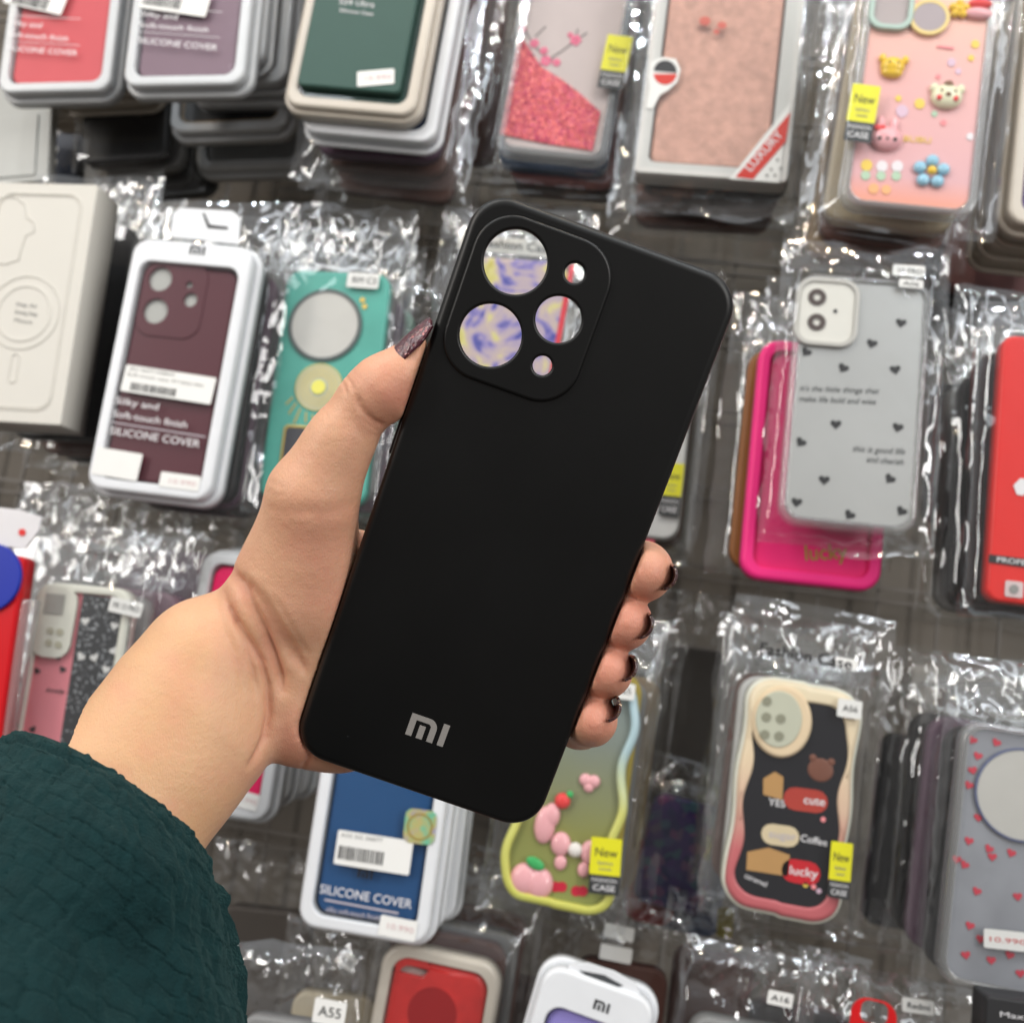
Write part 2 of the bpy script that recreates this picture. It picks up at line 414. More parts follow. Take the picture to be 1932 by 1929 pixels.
# ------------------------------------------------------------------ the wall behind
bm = bmesh.new()
slab(bm, rr(3.2, 3.0, .001), -.02, 0)
wl = build(bm, 'back_wall', mat('wall_board', (0.15, 0.13, 0.108), 0.6, 0.3, var=.18, vscale=9, bump=.2, bscale=200))
wl.matrix_world = Matrix.Translation((0, WALL_Y+.03, 1.5)) @ Matrix.Rotation(math.radians(90), 4, 'X')
tag(wl, kind='structure')
bm = bmesh.new()
def bar(bm, x0, x1, z0, z1, y0, y1):
    bmesh.ops.create_cube(bm, size=1, matrix=Matrix.Translation(((x0+x1)/2, (y0+y1)/2, (z0+z1)/2)) @ Matrix.Diagonal((x1-x0, y1-y0, z1-z0, 1)))
gr = empty('grid_panel', Matrix.Translation((0, WALL_Y, .7)), 'dull brown metal grid panel behind all the hanging packs', 'grid panel')
for k in range(-18, 19):
    bar(bm, k*.05-.0013, k*.05+.0013, -.2, 1.9, 0.006, 0.0086)
build(bm, 'upright_wires', mat('grid_wire', (0.13, 0.115, 0.10), 0.45, 0.4), gr)
bm = bmesh.new()
for k in range(-3, 27):
    z = k*.07
    bar(bm, -1.2, 1.2, z-.0015, z+.0015, 0.0027, 0.0057)
    bar(bm, -1.2, 1.2, z-.012, z-.010, 0.0027, 0.0057)
build(bm, 'cross_wires', MATS['grid_wire'], gr)

# ================================================================== THE HELD CASE
HR = Matrix(((0.94180986, 0.33569978, -0.01731588), (-0.33397115, 0.92862345, -0.1616223), (-0.03817664, 0.15800048, 0.98670076)))
HT = Vector((-0.00108273, -0.0045531, -0.29885453))
CASE_M = Matrix.Translation(CAM) @ RC.to_4x4() @ Matrix.Translation(HT) @ HR.to_4x4()
case = empty('phone_case', CASE_M, 'matte black silicone phone case with five camera openings held up in the hand', 'phone case')
m = bpy.data.materials.new('matte_black_silicone'); m.use_nodes = True
nt = m.node_tree; N = nt.nodes; L = nt.links; b = N['Principled BSDF']
b.inputs['Roughness'].default_value = 0.34; b.inputs['Specular IOR Level'].default_value = 0.40
tc = N.new('ShaderNodeTexCoord')
n = N.new('ShaderNodeTexNoise'); n.inputs['Scale'].default_value = 3500; n.inputs['Detail'].default_value = 2; L.new(tc.outputs['Object'], n.inputs['Vector'])
bp = N.new('ShaderNodeBump'); bp.inputs['Strength'].default_value = .22; bp.inputs['Distance'].default_value = .0001
L.new(n.outputs['Fac'], bp.inputs['Height']); L.new(bp.outputs['Normal'], b.inputs['Normal'])
n2 = N.new('ShaderNodeTexNoise'); n2.inputs['Scale'].default_value = 25; n2.inputs['Detail'].default_value = 6; L.new(tc.outputs['Object'], n2.inputs['Vector'])
mr = N.new('ShaderNodeMapRange'); mr.inputs[3].default_value = .32; mr.inputs[4].default_value = .46; L.new(n2.outputs['Fac'], mr.inputs[0]); L.new(mr.outputs[0], b.inputs['Roughness'])
# a few specks of dust
vo = N.new('ShaderNodeTexVoronoi'); vo.inputs['Scale'].default_value = 85; L.new(tc.outputs['Object'], vo.inputs['Vector'])
cr = N.new('ShaderNodeMapRange'); cr.inputs[1].default_value = .016; cr.inputs[2].default_value = .008; L.new(vo.outputs['Distance'], cr.inputs[0])
mx = N.new('ShaderNodeMix'); mx.data_type = 'RGBA'; mx.inputs[6].default_value = (.0025, .0026, .0028, 1); mx.inputs[7].default_value = (.09, .09, .09, 1)
L.new(cr.outputs[0], mx.inputs[0]); L.new(mx.outputs[2], b.inputs['Base Color'])
BLACKSIL = m
w, h, dep, cr_, bv = .0788, .1756, .0095, .0108, .0024
OUT = rr(w, h, cr_, n=16)
isl = rr(.0403, .0473, .0115, -.0159, .0604, n=14)
bm = bmesh.new()
hole_in = inset(isl, .0012)
Rb = ring(bm, OUT, -dep)
Rs = [Rb]
for i in range(9):
    a = math.pi/2*i/8
    Rs.append(ring(bm, inset(OUT, bv*(1-math.cos(a))), -bv+bv*math.sin(a)))
for a, b_ in zip(Rs, Rs[1:]): bridge(bm, a, b_)
Ht = ring(bm, hole_in, 0); Hb = ring(bm, hole_in, -.0015); bridge(bm, Ht, Hb); cap(bm, [Rs[-1], Ht])
cav = inset(OUT, .0017); Ct = ring(bm, cav, -.0015); Cb = ring(bm, cav, -dep); bridge(bm, Ct, Cb); cap(bm, [Ct, Hb])
bridge(bm, Cb, Rb)
build(bm, 'shell', BLACKSIL, case)
holes = [circ(-.02335, .0716, .0089, 56), circ(-.0232, .0502, .0088, 56), circ(-.0066, .0608, .0065, 48), circ(-.0067, .0743, .00275, 32), circ(-.0065, .0472, .00275, 32)]
bm = bmesh.new(); slab(bm, isl, -.0012, .0011, .0010, holes, .0008, seg=5); build(bm, 'camera_island', BLACKSIL, case)
# side buttons / cut-out on the left edge
bm = bmesh.new()
slab(bm, rr(.0016, .020, .0007, -w/2-.0001, .018, n=4), -.0068, -.0036, .0008); build(bm, 'side_button', BLACKSIL, case)
# the badge
def arc(cx, cy, r, a0, a1, n=8): return [(cx+r*math.cos(math.radians(a0+(a1-a0)*i/n)), cy+r*math.sin(math.radians(a0+(a1-a0)*i/n))) for i in range(n+1)]
LG = mat('grey_print', (0.36, 0.34, 0.32), 0.45, 0.5, 0.25, var=.05, vscale=900)
def mi_logo(parent, ox, oy, z, H, m):
    k = H/7.0
    def T(pts): return [(ox+x*k, oy+y*k) for x, y in pts]
    bm = bmesh.new()
    mm = [(0, 0), (1.9, 0), (1.9, 5.35)] + arc(5.6, 4.35, 1.0, 90, 0) + [(6.6, 0), (8.5, 0)] + arc(5.6, 4.15, 2.9, 0, 90) + [(0, 7.05)]
    slab(bm, T(mm), z, z+.00008)
    slab(bm, T([(3.3, 0), (5.2, 0), (5.2, 4.2), (3.3, 4.2)]), z, z+.00008)
    slab(bm, T([(9.95, 0), (11.85, 0), (11.85, 7.05), (9.95, 7.05)]), z, z+.00008)
    return build(bm, 'logo_badge', m, parent)
mi_logo(case, -.0081, -.0704, .00002, .0071, LG)

# ================================================================== HAND, FOREARM, SLEEVE
def cp(px, py, d): return np.array([(px-CX)/F*d, -(py-CY)/F*d, -d])
ORG = np.array([-.125, -.160, -.372]); H_ = .0011
DIM = np.array([int(.190/H_), int(.225/H_), int(.140/H_)])
ax = [ORG[i]+H_*np.arange(DIM[i]) for i in range(3)]
def field(): return np.full(DIM, .05, np.float32)
def sub(lo, hi):
    i0 = np.clip(((lo-ORG)/H_).astype(int), 0, DIM); i1 = np.clip(((hi-ORG)/H_).astype(int)+2, 0, DIM)
    return tuple(slice(a, b) for a, b in zip(i0, i1))
def smin(a, b, k):
    if k <= 1e-6: return np.minimum(a, b)
    t = np.clip(.5+.5*(b-a)/k, 0, 1); return b*(1-t)+a*t-k*t*(1-t)
def cone(phi, a, b, ra, rb, k, flat=1.0, fdir=None):
    R = max(ra, rb)+k+.006
    lo = np.minimum(a, b)-R; hi = np.maximum(a, b)+R
    s = sub(lo, hi)
    X, Y, Z = np.meshgrid(ax[0][s[0]], ax[1][s[1]], ax[2][s[2]], indexing='ij')
    ab = b-a; L2 = max(ab@ab, 1e-12)
    px, py, pz = X-a[0], Y-a[1], Z-a[2]
    t = np.clip((px*ab[0]+py*ab[1]+pz*ab[2])/L2, 0, 1)
    qx, qy, qz = px-t*ab[0], py-t*ab[1], (pz-t*ab[2])*flat
    d = np.sqrt(qx*qx+qy*qy+qz*qz)-(ra+(rb-ra)*t)
    phi[s] = smin(phi[s], d.astype(np.float32), k)
def P3(*a): return cp(*a)
S_ = .295/F
def chain(phi, pts, k0, kk=.002):
    for i in range(len(pts)-1):
        a, b = pts[i], pts[i+1]
        cone(phi, cp(*a[:3]), cp(*b[:3]), a[3]*a[2]/F, b[3]*b[2]/F, k0 if i == 0 else kk)
# thumb
ph = field()
chain(ph, [(553, 1105, .312, 92), (591, 935, .303, 74), (640, 835, .299, 51), (690, 757, .297, 50)], .004, .010)
chain(ph, [(692, 756, .297, 52), (727, 731, .296, 58), (765, 703, .2955, 46), (787, 664, .295, 31)], .004, .005)
# thenar
cone(ph, cp(577, 1050, .315), cp(600, 1180, .322), 100*.315/F, 88*.322/F, .010)
cone(ph, cp(565, 1290, .325), cp(640, 1290, .330), 84*.325/F, 84*.330/F, .012)
cone(ph, cp(535, 1135, .318), cp(440, 1242, .325), 92*.318/F, 121*.325/F, .012)
# hypothenar heel
cone(ph, cp(560, 1362, .326), cp(640, 1366, .331), 77*.326/F, 76*.331/F, .010)
cone(ph, cp(535, 1235, .323), cp(548, 1330, .325), 74*.323/F, 76*.325/F, .010)
# palm behind the case
for y, r in ((1075, 84), (1165, 84), (1260, 82), (1345, 80)):
    cone(ph, cp(640, y+10, .333), cp(940, y-5, .345), r*.333/F, (r-14)*.345/F, .012)
# fingers
fing = [(1075, 1077, 53, 1214, 0.304), (1173, 1172, 50, 1177, .3065), (1262, 1264, 49, 1142, .309), (1350, 1357, 46, 1116, .3115)]
fg = field()
for y0, y1, r, x1, dz in fing:
    f1 = field()
    chain(f1, [(930, y0-5, .346, r+6), (1075, y0, .356, r+4), (x1-22, y1+3, .342, r+2), (x1-2, y1, dz+.006, r), (x1+2, y1-1, dz+.001, r-5)], .003, .004)
    fg = smin(fg, f1, .0008)
ph = smin(ph, fg, .006)
# forearm, slightly nearer than the heel of the hand
fa = field()
for sgn in (-1, 1):
    o = np.array((.62*38*sgn, .78*38*sgn))
    pts_ = [(403, 1304, .3175, 84), (360, 1356, .312, 112), (277, 1458, .3035, 114), (165, 1594, .2925, 136), (40, 1740, .278, 158)]
    for a, b_ in zip(pts_, pts_[1:]):
        cone(fa, cp(a[0]+o[0], a[1]+o[1], a[2]), cp(b_[0]+o[0], b_[1]+o[1], b_[2]), a[3]*a[2]/F, b_[3]*b_[2]/F, .012, 1.10)
cone(fa, cp(420, 1250, .3185), cp(438, 1370, .3185), 66*.318/F, 68*.318/F, .010)
cone(fa, cp(392, 1240, .3165), cp(350, 1330, .314), 116*.316/F, 114*.314/F, .010)
ph = smin(ph, fa, .0042)
# the case presses into the skin
Ri = np.array(HR.transposed()); tt = np.array(HT)
lo = np.array([-.075, -.11, -.35]); hi = np.array([.075, .10, -.26]); s = sub(lo, hi)
X, Y, Z = np.meshgrid(ax[0][s[0]], ax[1][s[1]], ax[2][s[2]], indexing='ij')
q = np.stack([X-tt[0], Y-tt[1], Z-tt[2]], -1) @ Ri.T
rad = cr_
dx = np.abs(q[..., 0])-(w/2-rad); dy = np.abs(q[..., 1])-(h/2-rad)
d2 = np.hypot(np.maximum(dx, 0), np.maximum(dy, 0))+np.minimum(np.maximum(dx, dy), 0)-rad
dz_ = np.maximum(-(q[..., 2]+dep), q[..., 2]-.06)
dc = np.hypot(np.maximum(d2, 0), np.maximum(dz_, 0))+np.minimum(np.maximum(d2, dz_), 0)-.0003
ph[s] = np.maximum(ph[s], -dc.astype(np.float32))
# surface nets
def surface_nets(phi):
    s = phi < 0
    c = s.astype(np.int8); tot = sum(c[i:phi.shape[0]-1+i, j:phi.shape[1]-1+j, k:phi.shape[2]-1+k] for i in (0, 1) for j in (0, 1) for k in (0, 1))
    cells = np.argwhere((tot > 0) & (tot < 8))
    idx = -np.ones(tot.shape, int); idx[tuple(cells.T)] = np.arange(len(cells))
    acc = np.zeros((len(cells), 3)); cnt = np.zeros(len(cells))
    cor = [(i, j, k) for i in (0, 1) for j in (0, 1) for k in (0, 1)]
    for a in cor:
        for b in cor:
            if sum(abs(x-y) for x, y in zip(a, b)) == 1 and a < b:
                pa = phi[tuple((cells+a).T)]; pb = phi[tuple((cells+b).T)]
                mk = (pa < 0) != (pb < 0)
                t = np.where(mk, pa/np.where(mk, pa-pb, 1), 0)
                acc += mk[:, None]*(np.array(a)+t[:, None]*(np.array(b)-np.array(a))); cnt += mk
    V = cells+acc/cnt[:, None]
    Q = []
    for d in range(3):
        e = [0, 0, 0]; e[d] = 1
        sl0 = tuple(slice(0, n-1) if i == d else slice(1, n-1) for i, n in enumerate(phi.shape))
        sl1 = tuple(slice(1, n) if i == d else slice(1, n-1) for i, n in enumerate(phi.shape))
        A = s[sl0]; B = s[sl1]; ii = np.argwhere(A != B)
        flip = A[tuple(ii.T)]
        for i in range(3):
            if i != d: ii[:, i] += 1
        u, v = [i for i in range(3) if i != d]
        eu = np.zeros(3, int); eu[u] = 1; ev = np.zeros(3, int); ev[v] = 1
        q = np.stack([idx[tuple((ii-eu-ev).T)], idx[tuple((ii-ev).T)], idx[tuple(ii.T)], idx[tuple((ii-eu).T)]], -1)
        fl = flip if d != 1 else ~flip
        q[~fl] = q[~fl][:, ::-1]; Q.append(q)
    return V, np.vstack(Q)
V, Q = surface_nets(ph)
V = ORG+V*H_
def smooth(V, Q, it, lam=.5):
    for _ in range(it):
        acc = np.zeros_like(V); cnt = np.zeros(len(V))
        for a, b in ((0, 1), (1, 2), (2, 3), (3, 0)):
            np.add.at(acc, Q[:, a], V[Q[:, b]]); np.add.at(cnt, Q[:, a], 1)
            np.add.at(acc, Q[:, b], V[Q[:, a]]); np.add.at(cnt, Q[:, b], 1)
        V = V*(1-lam)+lam*acc/cnt[:, None]
    return V
def vnormals(V, Q):
    n = np.cross(V[Q[:, 2]]-V[Q[:, 0]], V[Q[:, 3]]-V[Q[:, 1]])
    N = np.zeros_like(V)
    for i in range(4): np.add.at(N, Q[:, i], n)
    return N/np.maximum(np.linalg.norm(N, axis=1, keepdims=True), 1e-12)
V = smooth(V, Q, 3)
# one midpoint subdivision for finer creases
def subdiv(V, Q):
    E = np.sort(np.vstack([Q[:, [0, 1]], Q[:, [1, 2]], Q[:, [2, 3]], Q[:, [3, 0]]]), 1)
    U, inv = np.unique(E, axis=0, return_inverse=True); inv = inv.reshape(4, -1)
    nv = len(V); em = (V[U[:, 0]]+V[U[:, 1]])/2; fm = V[Q].mean(1)
    e = nv+inv; f = nv+len(U)+np.arange(len(Q))
    Q2 = np.vstack([np.stack([Q[:, 0], e[0], f, e[3]], -1), np.stack([e[0], Q[:, 1], e[1], f], -1), np.stack([f, e[1], Q[:, 2], e[2]], -1), np.stack([e[3], f, e[2], Q[:, 3]], -1)])
    return np.vstack([V, em, fm]), Q2
V, Q = subdiv(V, Q); V = smooth(V, Q, 2)
Nn = vnormals(V, Q)
if (Nn*(V-V.mean(0))).sum() < 0: Q = Q[:, ::-1]; Nn = -Nn
px = CX+V[:, 0]/-V[:, 2]*F; py = CY-V[:, 1]/-V[:, 2]*F
facing = np.clip(Nn[:, 2]*2.5, 0, 1)
def groove(poly, width, depth, fade=True):
    """a crease along a polyline; returns displacement"""
    best = np.full(len(V), 1e9); tb = np.zeros(len(V)); n = len(poly)-1
    for i in range(n):
        a, b = np.array(poly[i], float), np.array(poly[i+1], float); ab = b-a
        t = np.clip(((px-a[0])*ab[0]+(py-a[1])*ab[1])/(ab@ab), 0, 1)
        d = np.hypot(px-a[0]-t*ab[0], py-a[1]-t*ab[1]); mk = d < best
        best = np.where(mk, d, best); tb = np.where(mk, (i+t)/n, tb)
    f = np.minimum(1, np.minimum(tb, 1-tb)*5+(0.35 if fade else 1))
    return -depth*.001*f*(np.exp(-(best/width)**2)-.10*np.exp(-((best-2.4*width)/(1.5*width))**2))
D = np.zeros(len(V))
for pl, wd_, dp_ in (
    ([(440, 1078), (450, 1098), (469, 1140), (499, 1194), (518, 1237), (528, 1270), (533, 1302)], 10, 2.3),
    ([(436, 1150), (447, 1172), (471, 1209), (494, 1248), (505, 1291), (508, 1345), (501, 1390), (488, 1420), (472, 1444)], 7, 1.4),
    ([(462, 1095), (479, 1119), (512, 1175), (540, 1218), (568, 1259)], 11, 1.5),
    ([(495, 1120), (530, 1180), (560, 1225), (580, 1270)], 8, .8),
    ([(520, 1130), (555, 1190), (585, 1240)], 6, .4),
    ([(425, 1120), (440, 1165), (462, 1215), (478, 1262), (484, 1310)], 6, .6),
    ([(410, 1140), (430, 1200), (450, 1255), (460, 1310)], 5, .25),
    ([(724, 802), (708, 796), (692, 783), (679, 766), (673, 748)], 6, .6),
    ([(716, 812), (697, 801), (680, 788)], 4, .2),
    ([(560, 955), (600, 968), (640, 962), (680, 945)], 14, .35),
    ([(500, 955), (540, 966), (580, 968)], 12, .15),
    ([(588, 1416), (582, 1432), (570, 1447)], 4, .7),
    ([(640, 712), (650, 728), (655, 745)], 3, .2), ([(650, 705), (662, 722), (668, 738)], 3, .2),
    ([(505, 905), (520, 915), (535, 920)], 6, .12), ([(503, 925), (520, 934), (538, 936)], 6, .12),
): D += groove(pl, wd_, dp_)
D *= facing
GR = np.clip(-D*1000, 0, 1.2)
V = V+Nn*D[:, None]
# colour regions of the skin itself
def blob(x, y, r): return np.exp(-((px-x)**2+(py-y)**2)/(r*r))
red = .0*px
for x, y, r, a in ((740, 735, 70, .75), (1225, 1090, 60, .8), (1190, 1180, 55, 1.0), (1160, 1262, 50, 1.1), (1130, 1360, 55, .9), (640, 1120, 90, .45), (560, 1400, 70, .5), (700, 900, 60, .3), (600, 1020, 60, .25)): red += a*blob(x, y, r)
red += .22*GR+.55*(vnoise(px/55, py/55, 3)-.35).clip(0)+.2*(vnoise(px/16, py/16, 8)-.5)
yel = np.clip((520-px)/160, 0, 1)*np.clip((py-1080)/120, 0, 1)
Vw = (np.array(RC) @ V.T).T+np.array(CAM)
wrist = at_depth(240, 1490, .293)
person = empty('person', Matrix.Translation(wrist), 'left hand and forearm in a dark green crinkled sleeve gripping the black case', 'person')
me = np_mesh('arm', Vw-np.array(wrist), Q)
at_ = me.attributes.new('tone', 'FLOAT_COLOR', 'POINT')
colr = np.zeros((len(V), 4), np.float32); colr[:, 0] = np.clip(red, 0, 1); colr[:, 1] = yel; colr[:, 3] = 1
at_.data.foreach_set('color', colr.ravel())
m = bpy.data.materials.new('skin'); m.use_nodes = True
nt = m.node_tree; N = nt.nodes; L = nt.links; b = N['Principled BSDF']
b.inputs['Roughness'].default_value = .48; b.inputs['Specular IOR Level'].default_value = .38
b.inputs['Subsurface Weight'].default_value = .22; b.inputs['Subsurface Radius'].default_value = (1, .35, .18); b.inputs['Subsurface Scale'].default_value = .0035
att = N.new('ShaderNodeAttribute'); att.attribute_name = 'tone'
sep = N.new('ShaderNodeSeparateColor'); L.new(att.outputs['Color'], sep.inputs[0])
def mixc(fac, c0, c1):
    x = N.new('ShaderNodeMix'); x.data_type = 'RGBA'
    for i, c in ((6, c0), (7, c1)):
        if isinstance(c, tuple): x.inputs[i].default_value = (*c, 1)
        else: L.new(c, x.inputs[i])
    L.new(fac, x.inputs[0]); return x.outputs[2]
tc = N.new('ShaderNodeTexCoord')
n = N.new('ShaderNodeTexNoise'); n.inputs['Scale'].default_value = 70; n.inputs['Detail'].default_value = 5; L.new(tc.outputs['Object'], n.inputs['Vector'])
base = mixc(n.outputs['Fac'], (.61, .315, .185), (.77, .46, .295))
base = mixc(sep.outputs['Green'], base, (.66, .385, .21))
mm2 = N.new('ShaderNodeMath'); mm2.operation = 'MULTIPLY'; mm2.inputs[1].default_value = .85; L.new(sep.outputs['Red'], mm2.inputs[0])
base = mixc(mm2.outputs[0], base, (.66, .27, .19)); L.new(base, b.inputs['Base Color'])
# fine skin lines: stretched cells across the limb plus pores
mp = N.new('ShaderNodeMapping'); mp.inputs['Rotation'].default_value = (0, math.radians(35), 0); mp.inputs['Scale'].default_value = (1500, 1500, 650); L.new(tc.outputs['Object'], mp.inputs['Vector'])
v1 = N.new('ShaderNodeTexVoronoi'); v1.feature = 'DISTANCE_TO_EDGE'; v1.inputs['Scale'].default_value = 1; L.new(mp.outputs[0], v1.inputs['Vector'])
n4 = N.new('ShaderNodeTexNoise'); n4.inputs['Scale'].default_value = 420; n4.inputs['Detail'].default_value = 4; L.new(tc.outputs['Object'], n4.inputs['Vector'])
ad = N.new('ShaderNodeMath'); ad.operation = 'MULTIPLY_ADD'; ad.inputs[1].default_value = .5; L.new(v1.outputs['Distance'], ad.inputs[0]); L.new(n4.outputs['Fac'], ad.inputs[2])
bp = N.new('ShaderNodeBump'); bp.inputs['Strength'].default_value = .55; bp.inputs['Distance'].default_value = .0004
L.new(ad.outputs[0], bp.inputs['Height']); L.new(bp.outputs['Normal'], b.inputs['Normal'])
link_mesh('arm', me, m, person)

# ---- nails
def nailmat(name, col, flakes):
    m = bpy.data.materials.new(name); m.use_nodes = True
    N = m.node_tree.nodes; L = m.node_tree.links; b = N['Principled BSDF']
    tc = N.new('ShaderNodeTexCoord'); v = N.new('ShaderNodeTexVoronoi'); v.inputs['Scale'].default_value = 1400
    L.new(tc.outputs['Object'], v.inputs['Vector'])
    x = N.new('ShaderNodeMix'); x.data_type = 'RGBA'; x.inputs[6].default_value = (*col, 1); x.inputs[7].default_value = (*flakes, 1)
    mr = N.new('ShaderNodeMapRange'); mr.inputs[1].default_value = .75; mr.inputs[2].default_value = 1.0
    s = N.new('ShaderNodeSeparateColor'); L.new(v.outputs['Color'], s.inputs[0]); L.new(s.outputs[0], mr.inputs[0]); L.new(mr.outputs[0], x.inputs[0])
    L.new(x.outputs[2], b.inputs['Base Color']); b.inputs['Roughness'].default_value = .22; b.inputs['Coat Weight'].default_value = .8; b.inputs['Coat Roughness'].default_value = .05
    L.new(mr.outputs[0], b.inputs['Metallic'])
    n = N.new('ShaderNodeTexNoise'); n.inputs['Scale'].default_value = 900; n.inputs['Detail'].default_value = 3; L.new(tc.outputs['Object'], n.inputs['Vector'])
    bp = N.new('ShaderNodeBump'); bp.inputs['Strength'].default_value = .8; bp.inputs['Distance'].default_value = .0006
    L.new(n.outputs['Fac'], bp.inputs['Height']); L.new(bp.outputs['Normal'], b.inputs['Normal']); L.new(bp.outputs['Normal'], b.inputs['Coat Normal'])
    return m
NM = nailmat('plum_glitter_polish', (.065, .008, .018), (.30, .10, .10))
NM2 = nailmat('bronze_plum_polish', (.045, .014, .014), (.30, .20, .12))
def nail(name, A, B, nrm, wid, rad, m, taper=.55, thick=.0006, lift=0.0, curve=0.0):
    """curved nail plate from root A to tip B (camera space), nrm = outward normal"""
    A, B, nrm = map(np.array, (A, B, nrm)); ax_ = (B-A)/np.linalg.norm(B-A); L_ = np.linalg.norm(B-A)
    nrm = nrm-ax_*(nrm@ax_); nrm /= np.linalg.norm(nrm); sd = np.cross(ax_, nrm)
    nu, nv = 22, 15; rows = []
    for side in (0, 1):
        for i in range(nu):
            u = i/(nu-1)
            wu = wid*min(1, .86+.5*u)*(1-(1-taper)*max(0, (u-.55)/.45)**1.6)*(math.sin(min(1, u/.16)*math.pi/2)*.35+.65)
            amax = wu/2/rad
            row = []
            for j in range(nv):
                a = (j/(nv-1)*2-1)*amax
                t = thick*(.35+.65*math.sin(min(1, u/.2)*math.pi/2))
                rr_ = rad-(t if side else 0)
                tip = -.0012*(abs(j/(nv-1)*2-1)**2)*(u > .999)
                row.append(A+ax_*(u*L_+tip)+nrm*(rr_*math.cos(a)-rad+lift*u-curve*(u-.45)**2)+sd*rr_*math.sin(a))
            rows.append(row)
    bm = bmesh.new(); R = [[bm.verts.new((RC @ Vector(p))+CAM-wrist) for p in row] for row in rows]
    for s_ in (0, 1):
        for i in range(nu-1):
            for j in range(nv-1):
                k = s_*nu+i; f = bm.faces.new((R[k][j], R[k][j+1], R[k+1][j+1], R[k+1][j])); f.smooth = True
    for i in range(nu-1):
        for j in (0, nv-1): bm.faces.new((R[i][j], R[i+1][j], R[nu+i+1][j], R[nu+i][j]))
    for j in range(nv-1):
        for i in (0, nu-1): bm.faces.new((R[i][j], R[i][j+1], R[nu+i][j+1], R[nu+i][j]))
    return build(bm, name, m, person)
nail('fingernail', cp(722, 675, .2915), cp(808, 596, .2895), (-.64, .60, .50), .0125, .0064, NM, .5, .0010, curve=.002)
for x, y, dz in ((1258, 1090, .303), (1213, 1182, .3055), (1183, 1262, .308), (1152, 1339, .3105)):
    nail('fingernail', cp(x+6, y+2, dz+.010), cp(x+19, y+5, dz-.0058), (.9, -.38, .1), .0105, .0050, NM2, .88, .0008)

# ---- sleeve
nu, nv = 420, 420
th = np.linspace(0, 2*np.pi, nu, endpoint=False); vv = np.linspace(0, 1, nv)
TH, VV = np.meshgrid(th, vv)
key = np.array([0, .12, .3, .5, .75, 1.0])
def kf(vals): return np.interp(VV, key, vals)
cxp = kf([205, 198, 180, 150, 85, 0]); cyp = kf([1522, 1567, 1652, 1767, 1905, 2085])
hw = kf([232, 262, 315, 362, 415, 455]); bul = kf([62, 70, 70, 60, 40, 20]); dd = kf([.283, .276, .266, .256, .243, .228]); tk = kf([.029, .033, .037, .040, .043, .046])
ang = kf([.60, .62, .62, .60, .55, .50])
# big folds in the cloth
fold = (vnoise(TH*2.2*6/2/np.pi*1.0, VV*3.5, 4)-.5)
cr_n = np.cos(TH); sn = np.sin(TH)
ppx = cxp+hw*(1+.07*fold)*cr_n*np.cos(ang)+bul*sn*np.sin(ang)
ppy = cyp+hw*(1+.07*fold)*cr_n*np.sin(ang)-bul*sn*np.cos(ang)
dpt = dd-tk*sn*(1+.25*fold)
SV = np.stack([(ppx-CX)/F*dpt, -(ppy-CY)/F*dpt, -dpt], -1)
# puckered seersucker cells in real size
du = np.gradient(SV, axis=1); dv = np.gradient(SV, axis=0)
nr = np.cross(du, dv); nr /= np.maximum(np.linalg.norm(nr, axis=-1, keepdims=True), 1e-9)
cen = SV.mean(1, keepdims=True)
if (nr*(SV-cen)).sum() < 0: nr = -nr
sl = np.cumsum(np.linalg.norm(du, axis=-1), 1)*1000; tl = np.cumsum(np.linalg.norm(dv, axis=-1), 0)*1000
sl = sl.mean(0, keepdims=True)+0*sl; tl = tl.mean(1, keepdims=True)+0*tl
wx = (vnoise(sl/22, tl/18, 1)-.5)*7+(vnoise(sl/7, tl/7, 21)-.5)*2.5; wy = (vnoise(sl/22, tl/22, 2)-.5)*6+(vnoise(sl/8, tl/6, 22)-.5)*3
a_ = (sl+wy+ (vnoise(sl/3, tl/3, 5)-.5)*1.2)/7.8; row = np.floor(a_)
off = np.modf(row*.37+10)[0]*1.0+(np.sin(row*12.9)*.5)
b_ = (tl+wx*.6+(vnoise(sl/3, tl/3, 6)-.5)*.9)/5.2+off*.6
fa_ = np.abs(a_-row-.5)*2; fb_ = np.abs(b_-np.floor(b_)-.5)*2
rs_ = LAT[(row.astype(int)*7) % 256, (np.floor(b_).astype(int)*3) % 256]
fb_ = np.where(rs_ > .45, fb_, fb_*.55)
cell = ((1-fa_**9).clip(0)*(1-fb_**12).clip(0))**.5
rc = LAT[(row.astype(int)) % 256, np.floor(b_).astype(int) % 256]
disp = .0012*cell*(.6+.5*rc)+.0012*(vnoise(sl/7, tl/5, 9)-.5)+.0006*(ridged(sl/2.2, tl/4, 12)-.5)+.0009*(ridged(sl/5+tl/9, tl/14, 14)-.5)+0.0045*(vnoise(sl/30, tl/20, 15)-.5)
disp *= np.minimum(1, VV*30)*1.0
disp += -.0012*np.exp(-((tl-9)/1.2)**2)      # stitched hem line
SV = SV+nr*disp[..., None]
